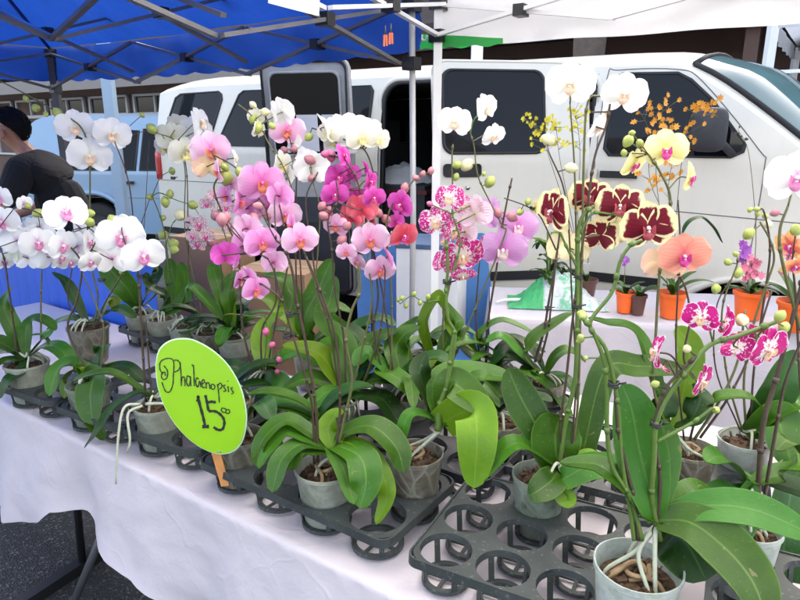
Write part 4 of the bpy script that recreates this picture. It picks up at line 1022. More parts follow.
def add_flower(root, p, w, kind, yaw=0, pitch=-6, roll=0, k=None, has_lip=True):
    """w: real width in metres; yaw turns it to the picture's right; returns the point on its back where the stalk joins"""
    c = (CAM - p); h = math.atan2(c.y, c.x) + R(yaw); e = R(pitch)
    z = Vector((math.cos(h) * math.cos(e), math.sin(h) * math.cos(e), math.sin(e)))
    up = ZUP - z * z.dot(ZUP); up = up.normalized() if up.length > 1e-3 else Vector((0, 1, 0)); x = up.cross(z)
    Rm = Matrix(((x.x, up.x, z.x), (x.y, up.y, z.y), (x.z, up.z, z.z))).to_4x4() @ Matrix.Rotation(R(roll), 4, 'Z')
    k = rnd.randrange(3) if k is None else k
    pm, lm = fmesh(kind, k)
    fo = bpy.data.objects.new('flower', pm); COL.objects.link(fo); fo.parent = root
    fo.matrix_local = Matrix.Translation(p - root.location) @ Rm @ Matrix.Scale(w / 2, 4)
    if has_lip:
        lo = bpy.data.objects.new('lip', lm); COL.objects.link(lo); lo.parent = fo
    return p - z * (w * .03), -z
BUD = {}
def add_bud(root, p, r, mat, d=None):
    if mat not in BUD:
        m = MB(); m.lathe([(.001, -1.25), (.35, -1.1), (.75, -.6), (.95, 0), (.85, .5), (.5, .95), (.12, 1.22), (.001, 1.28)], (0, 0, 0), 12, 0, lambda a, j: 1 + .06 * math.cos(3 * a)); BUD[mat] = mesh_of('bud', m, [M[mat]])
    o = bpy.data.objects.new('bud', BUD[mat]); COL.objects.link(o); o.parent = root
    d = d or Vector((rnd.uniform(-.6, .6), rnd.uniform(-.5, .2), rnd.uniform(-.3, 1))); q = d.to_track_quat('Z', 'Y').to_matrix().to_4x4()
    o.matrix_local = Matrix.Translation(p - root.location) @ q @ Matrix.Scale(r, 4)

# ================================================================== LEAVES
def leaf_geo(m, C, width, hint, foldz=.16, c=.55, base=.30, tipp=.5, wave=0.0):
    C = catmull(C, 10); n = len(C); L = [0]
    for i in range(1, n): L.append(L[-1] + (C[i] - C[i - 1]).length)
    tot = L[-1] or 1; b = len(m.v); NU = 6; prev = None
    ph = rnd.uniform(0, 6)
    for i, p in enumerate(C):
        v = L[i] / tot
        t = (C[min(i + 1, n - 1)] - C[max(i - 1, 0)]).normalized()
        s = t.cross(hint)
        if s.length < .15: s = prev if prev is not None else t.orthogonal()
        s.normalize()
        if prev is not None and s.dot(prev) < 0: s = -s
        if prev is not None: s = (s * .7 + prev * .3).normalized()
        prev = s; nrm = s.cross(t).normalized()
        hw = (base + (1 - base) * math.sin(min(1, v / c) * math.pi / 2)) if v < c else max(.0, 1 - ((v - c) / (1 - c)) ** 2.2) ** tipp
        hw *= width / 2
        for k in range(NU + 1):
            u = k / NU; uu = 2 * u - 1
            q = p + s * (uu * hw) + nrm * (foldz * hw * (abs(uu) ** 1.3) - .05 * hw * (1 - abs(uu)) + wave * hw * math.sin(uu * 2 + ph + v * 7))
            m.vert(q, (u, v))
    for i in range(n - 1):
        for k in range(NU):
            a = b + i * (NU + 1) + k; m.face((a, a + 1, a + NU + 2, a + NU + 1))
    o = len(m.v) - b                        # underside, 1.6 mm below
    for i in range(b, b + o):
        m.v.append((m.v[i][0], m.v[i][1], m.v[i][2] - .0016)); m.uv.append(m.uv[i])
    for i in range(n - 1):
        for k in range(NU):
            a = b + o + i * (NU + 1) + k; m.face((a, a + NU + 1, a + NU + 2, a + 1))

# ================================================================== TRAYS
TR = {}
def tray(nm, label, ox, oy, ang, nu, nv, p, r, mat='tray', zt_=.825, depth_=.068):
    a = R(ang); u = Vector((math.cos(a), math.sin(a), 0)); v = Vector((-u.y, u.x, 0)); O = Vector((ox, oy, 0))
    TR[nm] = lambda i, j: O + u * (p * (i + .5)) + v * (p * (j + .5))
    root = thing('plant_tray', label, 'tray', O + u * (p * nu / 2) + v * (p * nv / 2) + ZUP * .752, 'carrying trays on the front table')
    m = MB(); N = 32; h = p / 2
    for i in range(nu):
        for j in range(nv):
            c = TR[nm](i, j); b = len(m.v)
            for k in range(N):
                th = 2 * math.pi * k / N; ca, sa = math.cos(th), math.sin(th)
                d = h / max(abs(ca), abs(sa))
                if ((i == 0 and ca < 0) or (i == nu - 1 and ca > 0)) and ((j == 0 and sa < 0) or (j == nv - 1 and sa > 0)): d = min(d, h * 1.13)
                o_ = c + u * (ca * d) + v * (sa * d); q = c + u * (ca * r) + v * (sa * r)
                m.vert(o_ + ZUP * zt_); m.vert(q + ZUP * (zt_ + .0)); m.vert(c + u * (ca * (r - .002)) + v * (sa * (r - .002)) + ZUP * (zt_ - .013)); m.vert(o_ + ZUP * (zt_ - .005))
            for k in range(N):
                a0, a1 = b + 4 * k, b + 4 * ((k + 1) % N)
                m.face((a0, a1, a1 + 1, a0 + 1)); m.face((a0 + 1, a1 + 1, a1 + 2, a0 + 2)); m.face((a0 + 3, a0 + 2, a1 + 2, a1 + 3))
                th = 2 * math.pi * (k + 1) / N; ca, sa = math.cos(th), math.sin(th)
    build('deck', m, M[mat], root, auto=40)
    # outer lip
    m = MB(); rr_ = h * .42; P = []
    for cx, cy, a0 in ((p * nu - rr_, rr_, -90), (p * nu - rr_, p * nv - rr_, 0), (rr_, p * nv - rr_, 90), (rr_, rr_, 180)):
        for k in range(7): th = R(a0 + 15 * k); P.append(O + u * (cx + rr_ * math.cos(th)) + v * (cy + rr_ * math.sin(th)))
    n = len(P); b = 0
    for q in P:
        for dz, ex_ in ((.003, -.001), (.003, .003), (-.016, .004), (-.016, -.001)):
            c = O + u * (p * nu / 2) + v * (p * nv / 2); d = (q - c).normalized(); m.vert(q + d * ex_ + ZUP * (zt_ + dz))
    for k in range(n):
        for e in range(4): m.face((4 * k + e, 4 * k + (e + 1) % 4, 4 * ((k + 1) % n) + (e + 1) % 4, 4 * ((k + 1) % n) + e))
    build('rim', m, M[mat], root, auto=40)
    m = MB(); rb = r * .86; z0 = zt_ - depth_
    m.lathe([(rb + .003, z0), (rb + .003, z0 + .008), (rb - .008, z0 + .008), (rb - .008, z0), (rb + .003, z0)], (0, 0, 0), 28)
    for k in range(4):
        th = math.pi / 4 + k * math.pi / 2; d = Vector((math.cos(th), math.sin(th), 0)); m.bar(d * (r - .001) + ZUP * (zt_ - .008), d * rb + ZUP * (z0 + .004), .011, .003, up=d)
    m.bar(Vector((-rb, 0, z0 + .003)), Vector((rb, 0, z0 + .003)), .007, .004); m.bar(Vector((0, -rb, z0 + .0045)), Vector((0, rb, z0 + .0045)), .007, .004)
    me = mesh_of('cell_basket', m, [M[mat]]); me.polygons.foreach_set('use_smooth', [False] * len(me.polygons))
    for i in range(nu):
        for j in range(nv):
            o_ = bpy.data.objects.new('cell_basket', me); COL.objects.link(o_); o_.parent = root; c = TR[nm](i, j)
            o_.matrix_local = Matrix.Translation((c.x - root.location.x, c.y - root.location.y, -root.location.z)) @ Matrix.Rotation(a, 4, 'Z')
    return root

# ================================================================== POTTED ORCHIDS
def arc_leaf(c, az, L, el0, droop, n=7):
    d = Vector((math.cos(az), math.sin(az), 0)); p = Vector(c); P = [p.copy()]; e = el0
    for i in range(n - 1):
        p = p + d * (L / (n - 1) * math.cos(e)) + ZUP * (L / (n - 1) * math.sin(e)); P.append(p.copy()); e -= droop / (n - 1)
    return P
def orchid(label, pos, rim=.885, pot='pot_milky', pr_=.058, ph=.125, leaves=(), gen=None, stems=(), flowers=(), buds=(), roots=6, clips=(), group='potted orchids on the front table', cat='orchid', nm='potted_orchid', med=True, medh=.018, hang=(), crown=None):
    root = thing(nm, label, cat, (pos[0], pos[1], rim - ph), group)
    c = Vector((pos[0], pos[1], rim)); Y = c.y; sd = rnd.random() * 50
    m = MB(); wob = lambda a, j: 1 + .02 * noise.noise(Vector((math.cos(a) * 1.5 + sd, math.sin(a) * 1.5, j * .3))) * (j > 2)
    rb = pr_ * .76
    prof = [(.001, 0), (rb * .92, 0), (rb, .006), (rb + (pr_ - rb) * .5, ph * .5), (pr_ * .985, ph * .93), (pr_ * 1.03, ph * .94), (pr_ * 1.03, ph), (pr_ * .985, ph), (pr_ * .93, ph * .7), (rb * .98, ph * .3)]
    m.lathe([(a, b + rim - ph) for a, b in prof], (pos[0], pos[1], 0), 36, 0, wob); build('pot', m, M[pot], root, auto=50)
    cz = rim - medh
    m = MB(); m.lathe([(.001, cz + .008), (pr_ * .5, cz + .005), (pr_ * .90, cz - .004), (pr_ * .74, cz - .07), (pr_ * .66, cz - ph * .72)], (pos[0], pos[1], 0), 20, 0, lambda a, j: 1 + .0 * a)
    for k in range(70):
        a, q = rnd.uniform(0, 6.28), pr_ * .74 * math.sqrt(rnd.random()); s = pr_ * rnd.uniform(.08, .2)
        Mx = Matrix.Translation((pos[0] + q * math.cos(a), pos[1] + q * math.sin(a), cz + rnd.uniform(-.002, .011))) @ Matrix.Rotation(rnd.uniform(0, 3), 4, (rnd.random(), rnd.random(), rnd.random() + .1))
        m.box((-s * .8, -s * .36, -s * .2), (s * .8, s * .36, s * .2), 0, Mx)
    build('potting_bark', m, M['bark'], root, smooth=False)
    crown = W(crown[0], crown[1], pos[1]) if crown else Vector((pos[0], pos[1], rim + .012))
    for k in range(roots if crown.z < rim + .03 else 0):
        a = rnd.uniform(0, 6.28); q = pr_ * rnd.uniform(.5, .9); d = Vector((math.cos(a), math.sin(a), 0))
        P = catmull([crown + ZUP * .005, crown + d * q * .5 + ZUP * rnd.uniform(.0, .02), crown + d * q - ZUP * .018 + d.cross(ZUP) * rnd.uniform(-.02, .02), crown + d * q * .8 - ZUP * .05], 4)
        m = MB(); m.tube(P, lambda t: .0038 * (1 - .3 * t), 6); build('aerial_root', m, M['root'], root)
    if crown.z >= rim + .03:                # lifted crown: roots drop steeply into the bark
        for k in range(max(3, roots // 3)):
            a = rnd.uniform(0, 6.28); q = pr_ * rnd.uniform(.15, .75); e = Vector((pos[0] + q * math.cos(a), pos[1] + q * math.sin(a), cz + .004)); s0 = crown - ZUP * .012; jj = Vector((rnd.uniform(-.012, .012), rnd.uniform(-.012, .012), 0))
            m = MB(); m.tube(catmull([s0, s0.lerp(e, .5) + jj + (e - s0).cross(ZUP).normalized() * .008, e, e - ZUP * .03 + jj], 5), lambda t: .0038 * (1 - .2 * t), 7); build('aerial_root', m, M['root'], root)
        for k in range(4):
            a = rnd.uniform(0, 6.28); d = Vector((math.cos(a), math.sin(a), 0)); e = Vector((pos[0], pos[1], cz + .008)); m = MB(); m.tube(catmull([e - d * pr_ * .3, e + d.cross(ZUP) * .02 + ZUP * .012, e + d * pr_ * .45 + ZUP * .005, e + d * pr_ * .75 - ZUP * .02], 5), .0042, 6); build('aerial_root', m, M['bark_root'], root)
    for P in hang:
        m = MB(); m.tube(catmull([W(x, y, Y + (d[0] if d else 0)) for x, y, *d in P], 6), lambda t: .0042 * (1 - .35 * t), 7); build('aerial_root', m, M['root'], root)
    def pix(P): return [crown.copy() if q == 'c' else W(q[0], q[1], Y + (q[2] if len(q) > 2 else 0)) for q in P]
    camdir = Vector((0, -1, .25)).normalized()
    for lf in leaves:
        P, wd, mt, *opt = lf; o = opt[0] if opt else {}
        hint = {'up': Vector((0, -.15, 1)), 'cam': camdir, 'mid': Vector((0, -.7, .7)), 'left': Vector((-.8, -.5, .4)), 'right': Vector((.8, -.5, .4)), 'down': Vector((0, .3, -1))}[o.get('h', 'up')]
        m = MB(); leaf_geo(m, pix(P), wd, hint.normalized(), o.get('fold', .16), o.get('c', .55), o.get('base', .32), o.get('tip', .5), o.get('wave', .03)); build('leaf', m, M[mt], root)
    if gen:
        n, L, wd, az, mt = gen['n'], gen['L'], gen['w'], R(gen.get('az', 0)), gen.get('m', ['leaf'])
        for k in range(n):
            a = az + (k % 2) * math.pi + rnd.uniform(-.5, .5); q = .72 + .28 * (k / max(1, n - 1)); l = L * q * rnd.uniform(.85, 1.12)
            P = arc_leaf(crown + ZUP * (.006 * k), a, l, R(gen.get('el', 45)) * rnd.uniform(.6, 1.25) + .1 * k / n, R(gen.get('dr', 95)) * rnd.uniform(.7, 1.2))
            m = MB(); leaf_geo(m, P, wd * rnd.uniform(.75, 1.0), ZUP.copy(), .18, .55, .34, .5, .03); build('leaf', m, M[mt[k % len(mt)]], root)
    SP = []
    for st in stems:
        P, r, mt, *opt = st; o = opt[0] if opt else {}
        C = catmull(pix(P), 8); m = MB(); m.tube(C, lambda t: r * (1 - .35 * t), 7)
        for i in range(10, len(C) - 2, 14):
            d = (C[i + 1] - C[i]).normalized(); m.tube([C[i] - d * .006, C[i], C[i] + d * .005], [r * .92, r * 1.25, r * .85], 7)
        SP.append([C, m, mt, o, r])
    def attach(p, d, r=.0016):
        best = None
        for s in SP:
            if s[3].get('bare'): continue
            for i, q in enumerate(s[0]):
                L = (q - p).length
                if best is None or L < best[0]: best = (L, s, i)
        if best and best[0] < .16:
            q = best[1][0][best[2]]; best[1][1].tube(catmull([p, p + d * min(.02, best[0] * .4), q], 4), [r * 1.0] * 9, 5)
    for fl in flowers:
        x, y, w, kind, yaw, *rest = fl; pitch = rest[0] if len(rest) > 0 else -6; roll = rest[1] if len(rest) > 1 else rnd.uniform(-9, 9); dy = rest[2] if len(rest) > 2 else rnd.uniform(-.035, .035)
        p = W(x, y, Y + dy); back, d = add_flower(root, p, w * depth(p) / F, kind, yaw, pitch, roll)
        attach(back, d)
    for bu in buds:
        x, y, w, mt, *rest = bu; dy = rest[0] if rest else rnd.uniform(-.02, .02)
        p = W(x, y, Y + dy); add_bud(root, p, w * .88 * depth(p) / F / 2, mt); attach(p, Vector((0, 0, 0)), .0013)
    for C, m, mt, o, r in SP: build('support_stake' if o.get('stake') else 'flower_stem', m, M[mt], root)
    for cp in clips:
        x, y, *rest = cp; dy = rest[0] if rest else 0
        p = W(x, y, Y + dy); m = MB()
        for k in range(3): m.tube([p + Vector((.008 * math.cos(a), .008 * math.sin(a), .003 * (k - 1) + .0015 * math.sin(a * 2 + k))) for a in [i * .5236 for i in range(13)]], .0014, 5)
        m.tube([p + Vector((.008, 0, 0)), p + Vector((.018, -.004, .004))], .0016, 5); build('stem_clip', m, M['clip'], root)
    return root
tray('A1', 'dark tray at the far left end of the table, cut by the picture edge', -1.27, 1.83, -29, 2, 2, .14, .061)
tray('A2', 'dark tray second from the left end, under the broad hanging leaf', -1.0, 1.67, -29, 2, 3, .14, .061)
tray('A3', 'dark tray just left of the green price sign, roots hang over its front', -.748, 1.528, -29, 2, 3, .14, .061)
tray('B', 'long dark tray under the price sign, its front edge along the table edge', -.49, 1.36, -34.5, 4, 2, .14, .061)
tray('Et', 'dark tray behind the long front tray, mostly hidden by orchid leaves', -.27, 1.572, -34.5, 4, 2, .14, .061, 'tray_black')
tray('E2', 'dark tray in the back row of the table middle, covered by leaves', -.10, 1.825, -34.5, 4, 2, .14, .061, 'tray_black')
tray('C', 'dusty grey-green tray of empty round holes at the front right', .0115, 1.0055, -28, 4, 3, .1125, .050)
tray('G', 'grey tray at the right edge of the picture beside the biggest front pot', .455, .777, -28, 2, 3, .1125, .050)
tray('D', 'grey tray in the right middle holding the bark-filled pot and the frosted pot', .236, 1.339, -28, 5, 3, .1125, .050)
tray('Rr', 'narrow dark tray at the back left of the table in front of the blue counter', -1.15, 2.425, -34.5, 5, 1, .14, .061)
def at(t, i, j): q = TR[t](i, j); return (q.x, q.y)
DK, GR, OL = 'stem_dark', 'stem_green', 'stem_olive'
# ---------------------------------------------------------------- left end: white flowers with magenta lips
orchid('white orchid with arching spike in the leftmost pot at the picture edge', at('A1', 0, 0), rim=.89, pot='pot_milky', pr_=.064,
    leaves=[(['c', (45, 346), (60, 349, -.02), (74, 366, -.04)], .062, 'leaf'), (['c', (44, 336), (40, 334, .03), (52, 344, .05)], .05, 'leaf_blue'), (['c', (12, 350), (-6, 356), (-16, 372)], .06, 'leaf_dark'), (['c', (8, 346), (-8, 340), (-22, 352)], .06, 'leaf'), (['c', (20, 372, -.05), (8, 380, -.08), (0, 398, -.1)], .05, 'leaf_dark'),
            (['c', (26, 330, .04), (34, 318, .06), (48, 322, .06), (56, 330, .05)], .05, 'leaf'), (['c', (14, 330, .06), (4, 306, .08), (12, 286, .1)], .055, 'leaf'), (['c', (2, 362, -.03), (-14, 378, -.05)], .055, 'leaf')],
    stems=[([(18, 362), (13, 320), (8, 285), (4, 258), (-6, 238), (-20, 228)], .0032, DK), ([(41, 340, .05), (41, 300, .05), (42, 270, .05), (44, 256, .05)], .003, OL)],
    flowers=[(2, 222, 34, 'whtM', -20), (24, 203, 17, 'whtM', 30), (18, 240, 38, 'whtM', 160, 0, 0, .04), (38, 243, 36, 'whtM', 10), (50, 255, 40, 'whtM', 170, 10, 0, .03), (40, 226, 30, 'whtM', 150, 20, 0, .05), (60, 258, 30, 'whtM', 60, -20), (0, 198, 26, 'whtM', -40), (4, 262, 22, 'whtM', 20, -10, 0, .08), (28, 258, 30, 'whtM', 150, -20, 0, .06), (12, 252, 30, 'cream', 120, 0, 0, .07), (54, 238, 30, 'whtM', -40, 0, 0, .05), (30, 230, 28, 'whtM', 150, 20, 0, .06), (70, 262, 26, 'whtM', 20, -30, 0, .05)],
    buds=[(38, 213, 11, 'bud_green'), (28, 206, 7, 'bud_green')])
orchid('orchid with three large white blooms high over the blue counter, round dark pot', (-1.15, 2.21), rim=.90, pot='pot_brown', pr_=.072, ph=.14,
    leaves=[(['c', (105, 314, .02), (118, 308), (136, 318, -.03)], .06, 'leaf'), (['c', (74, 318), (58, 322), (46, 338, -.03)], .06, 'leaf'), (['c', (100, 316, .04), (112, 298, .06), (116, 312, .05)], .05, 'leaf_lime'), (['c', (76, 300, .03), (66, 282, .05), (52, 272, .05)], .045, 'leaf_dark')],
    stems=[([(93, 330), (98, 298), (92, 268), (90, 220), (90, 180), (89, 150), (80, 126), (60, 114), (40, 102), (18, 90), (-6, 78)], .0034, OL), ([(96, 330), (104, 305), (128, 262), (133, 226), (130, 190), (124, 166), (114, 140)], .003, DK), ([(80, 322), (68, 300), (73, 262), (72, 250)], .003, DK), ([(140, 300, .1), (150, 128, .1)], .0016, DK, {'stake': 1, 'bare': 1})],
    flowers=[(75, 127, 38, 'white', -6), (112, 134, 38, 'white', 8), (90, 156, 44, 'white', 0, -10), (94, 132, 26, 'white', 30, 0, 20, .06)],
    buds=[(58, 113, 11, 'bud_green'), (36, 108, 10, 'bud_green'), (26, 99, 7, 'bud_green'), (46, 114, 6, 'bud_green'), (152, 129, 12, 'bud_green', .08), (142, 115, 6, 'bud_green', .08)])
orchid('white magenta-lipped orchid with one broad leaf hanging before its clear pot', at('A2', 0, 0), rim=.885, pot='pot_clear', pr_=.06,
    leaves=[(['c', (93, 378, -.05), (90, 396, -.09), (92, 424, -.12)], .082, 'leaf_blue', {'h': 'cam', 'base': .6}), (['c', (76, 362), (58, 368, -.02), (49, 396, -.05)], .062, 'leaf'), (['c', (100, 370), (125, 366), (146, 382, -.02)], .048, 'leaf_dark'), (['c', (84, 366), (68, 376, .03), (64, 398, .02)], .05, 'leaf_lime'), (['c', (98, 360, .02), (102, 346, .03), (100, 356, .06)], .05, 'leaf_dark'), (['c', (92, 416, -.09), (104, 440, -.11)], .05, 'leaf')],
    stems=[([(88, 372), (68, 330), (77, 300), (82, 270), (78, 256), (62, 238), (50, 222), (36, 212), (22, 208)], .003, DK), ([(100, 372), (104, 330), (94, 300), (80, 268)], .0026, OL), ([(80, 268), (96, 240), (88, 228), (74, 232)], .002, DK)],
    flowers=[(66, 213, 42, 'whtM', 0, 20), (78, 246, 36, 'whtM', 160, 0, 0, .03), (88, 242, 30, 'whtM', 70, 0), (90, 262, 26, 'whtM', 30, -20), (62, 246, 36, 'whtM', 40, -10), (100, 250, 30, 'whtM', 20, -10, 0, .05), (112, 258, 40, 'whtM', 175, 0, 0, .04), (102, 236, 28, 'whtM', 140, 20, 0, .05), (80, 228, 26, 'whtM', 120, 10, 0, .05), (98, 262, 28, 'whtM', 40, -30, 0, .03)],
    buds=[(90, 222, 11, 'bud_green'), (90, 213, 10, 'bud_green'), (113, 221, 13, 'bud_green'), (46, 215, 8, 'bud_green')], clips=[(101, 280)])
orchid('white orchid with pale roots hanging over the tray, left of the price sign', at('A3', 0, 0), rim=.885, pot='pot_milky', pr_=.06,
    leaves=[(['c', (140, 388), (110, 372, -.02), (78, 378, -.03), (72, 386, -.03)], .036, 'leaf'), (['c', (138, 392, -.02), (112, 408, -.05), (96, 432, -.09), (84, 448, -.1)], .028, 'leaf_dark'), (['c', (150, 396), (160, 388)], .03, 'leaf_dark')],
    stems=[([(146, 402), (144, 370), (141, 320), (139, 286), (136, 262), (126, 245)], .0034, DK), ([(152, 402), (148, 350), (146, 318)], .0026, DK)],
    flowers=[(121, 237, 48, 'whtM', 0, -6), (143, 256, 44, 'whtM', 12, -10), (126, 226, 30, 'whtM', 150, 10, 0, .05)], roots=12, clips=[(140, 276)],
    hang=[[(140, 404, -.03), (124, 408, -.06), (118, 440, -.09), (116, 484, -.11)], [(142, 406, -.03), (128, 414, -.06), (130, 440, -.08), (127, 452, -.08)], [(146, 404, -.03), (165, 404, -.05), (180, 412, -.03)]])
orchid('small-leaved orchid in a grey pot on the narrow back tray nearest the blue counter', at('Rr', 0, 0), rim=.885, pot='pot_milky', pr_=.058,
    leaves=[(['c', (128, 290, -.02), (112, 272, -.02), (102, 258, 0)], .105, 'leaf', {'h': 'cam'}), (['c', (150, 300), (162, 290), (170, 300)], .05, 'leaf_dark'), (['c', (136, 302), (122, 300), (112, 312)], .05, 'leaf'), (['c', (148, 292), (158, 272, .05), (150, 262, .05)], .05, 'leaf_dark')],
    stems=[([(138, 312), (128, 280), (126, 260), (138, 232), (150, 198)], .0024, DK)], flowers=[], buds=[(120, 262, 8, 'bud_green'), (122, 272, 7, 'bud_green')])
orchid('budding orchid with branched green spike and no open flowers, before the van tail', at('Rr', 1, 0), rim=.885, pot='pot_milky', pr_=.058,
    leaves=[(['c', (176, 296), (172, 272), (170, 258)], .07, 'leaf_blue', {'h': 'cam'}), (['c', (182, 300), (184, 276), (180, 262)], .065, 'leaf', {'h': 'cam'}), (['c', (192, 300), (205, 296), (218, 292)], .04, 'leaf_dark'), (['c', (165, 296), (150, 286), (146, 272)], .05, 'leaf_dark')],
    stems=[([(174, 316), (169, 280), (166, 240), (160, 216), (152, 196)], .0032, OL), ([(166, 246), (172, 225), (182, 214)], .0022, GR), ([(152, 196), (160, 193), (176, 200), (192, 206), (200, 216)], .0022, GR), ([(152, 196), (160, 178), (168, 172)], .002, OL)],
    buds=[(165, 202, 11, 'bud_green'), (170, 194, 9, 'bud_green'), (193, 205, 11, 'bud_green'), (180, 215, 14, 'bud_cream'), (163, 235, 11, 'bud_green'), (173, 244, 13, 'bud_green'), (163, 218, 7, 'bud_green'), (150, 197, 8, 'bud_green'), (174, 250, 11, 'bud_green'), (172, 171, 8, 'bud_green')], clips=[(173, 178), (168, 284)])
orchid('creamy white orchid cluster in front of the rear van window', at('Rr', 2, 0), rim=.88, pot='pot_milky', pr_=.058,
    leaves=[(['c', (214, 326), (200, 330, -.04), (178, 332, -.06)], .07, 'leaf_blue'), (['c', (226, 318), (240, 322)], .06, 'leaf_dark')],
    stems=[([(200, 330), (190, 280), (188, 220), (187, 176), (183, 150)], .0026, DK), ([(206, 330), (186, 240), (185, 170), (176, 142), (160, 134), (152, 131)], .0024, OL)],
    flowers=[(172, 137, 34, 'cream', 165, 0, 0, .03), (186, 153, 36, 'cream', 12, -4), (200, 122, 34, 'white', 60, 10, 10), (196, 132, 38, 'white', 150, 10, 0, .04), (164, 148, 26, 'cream', -50, -20, 0, .05), (180, 126, 30, 'cream', 140, 20, 0, .06), (206, 134, 28, 'white', 100, 0, 0, .06), (174, 150, 28, 'white', -70, -20, 0, .05), (194, 144, 30, 'white', 60, -20, 0, .06)], buds=[(188, 148, 9, 'bud_cream', -.05)])
orchid('small speckled purple-and-white orchid beside the pale pink ones', (-.60, 2.14), rim=.885, pot='pot_milky', pr_=.055,
    gen=dict(n=4, L=.22, w=.05, az=20, m=['leaf', 'leaf_dark']), leaves=[(['c', (206, 300), (190, 286), (186, 300)], .06, 'leaf'), (['c', (236, 300), (250, 290, .0), (262, 300)], .06, 'leaf_lime'), (['c', (220, 290), (214, 268, .05), (222, 262, .08)], .06, 'leaf'), (['c', (228, 290), (238, 274, .05), (252, 280, .08)], .055, 'leaf')],
    stems=[([(226, 318), (232, 270), (224, 232), (214, 214), (206, 200)], .0028, OL), ([(224, 318), (220, 260), (208, 236), (200, 226)], .0026, DK)],
    flowers=[(207, 204, 18, 'mini', -12), (226, 207, 19, 'mini', 6), (214, 195, 16, 'mini', 20, 10), (200, 224, 22, 'mini', -40), (198, 244, 20, 'mini', -30), (229, 226, 18, 'mini', 30), (190, 222, 16, 'mini', 140), (206, 236, 18, 'mini', 0, -10), (240, 200, 16, 'mini', 30), (193, 236, 17, 'mini', -20)], buds=[(216, 216, 12, 'bud_pink'), (220, 218, 11, 'bud_pink'), (212, 242, 13, 'bud_pink')])
# ---------------------------------------------------------------- pot that carries the sign, and pinks
orchid('pale pink orchid with dark red centre just right of the price sign', at('A3', 1, 2), rim=.89, pot='pot_frost', pr_=.062,
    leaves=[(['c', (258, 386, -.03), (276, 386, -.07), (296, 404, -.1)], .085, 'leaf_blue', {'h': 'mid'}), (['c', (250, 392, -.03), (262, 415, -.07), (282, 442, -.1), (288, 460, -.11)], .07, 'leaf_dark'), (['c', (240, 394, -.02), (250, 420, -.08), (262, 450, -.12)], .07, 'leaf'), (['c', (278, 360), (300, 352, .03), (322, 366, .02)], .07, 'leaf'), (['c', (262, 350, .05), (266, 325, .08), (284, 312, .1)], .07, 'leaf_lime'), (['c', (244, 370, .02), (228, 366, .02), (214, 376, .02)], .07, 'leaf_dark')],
    stems=[([(255, 376), (243, 330), (240, 282), (238, 250), (228, 226), (214, 190), (220, 172), (212, 152)], .0034, DK), ([(262, 376), (262, 330), (276, 300), (272, 250), (266, 210), (252, 190), (236, 168), (212, 154)], .003, DK), ([(266, 376), (276, 320), (288, 262), (284, 226), (276, 196), (264, 184)], .003, DK), ([(270, 374), (282, 345), (292, 300), (288, 290)], .0026, OL), ([(264, 374), (266, 320), (250, 316), (232, 314), (224, 315)], .0018, OL)],
    flowers=[(211, 150, 42, 'pale', -4), (262, 183, 48, 'pink', 8), (240, 202, 34, 'pink', 70), (285, 215, 36, 'pale', 6), (218, 172, 28, 'pale', -80), (276, 192, 36, 'pale', 140, 0, 0, .04), (208, 166, 34, 'peachb', 175, 0, 0, .03), (235, 158, 22, 'white', 80, 10, 0, .05), (250, 208, 36, 'pink', 150, 0, 0, .05), (270, 206, 34, 'pink', 30, -20, 0, .05), (226, 196, 26, 'pink', -60, 0, 0, .06), (232, 184, 24, 'pale', 120, 0, 0, .05)],
    buds=[(226, 178, 17, 'bud_green'), (240, 172, 12, 'bud_green'), (225, 167, 10, 'bud_green'), (254, 218, 13, 'bud_pink'), (268, 216, 12, 'bud_pink'), (266, 332, 9, 'bud_mauve', -.06), (272, 345, 8, 'bud_mauve', -.06), (279, 360, 7, 'bud_mauve', -.06), (277, 372, 6, 'bud_mauve', -.06)])
orchid('orchid without flowers in a milky pot behind the lower end of the price sign', at('B', 0, 0), rim=.885, pot='pot_brown', pr_=.062,
    leaves=[(['c', (252, 412, .0), (262, 402, -.02), (272, 420, -.05)], .06, 'leaf_dark'), (['c', (236, 418, .03), (226, 404, .06)], .06, 'leaf_dark')], stems=[], roots=3)
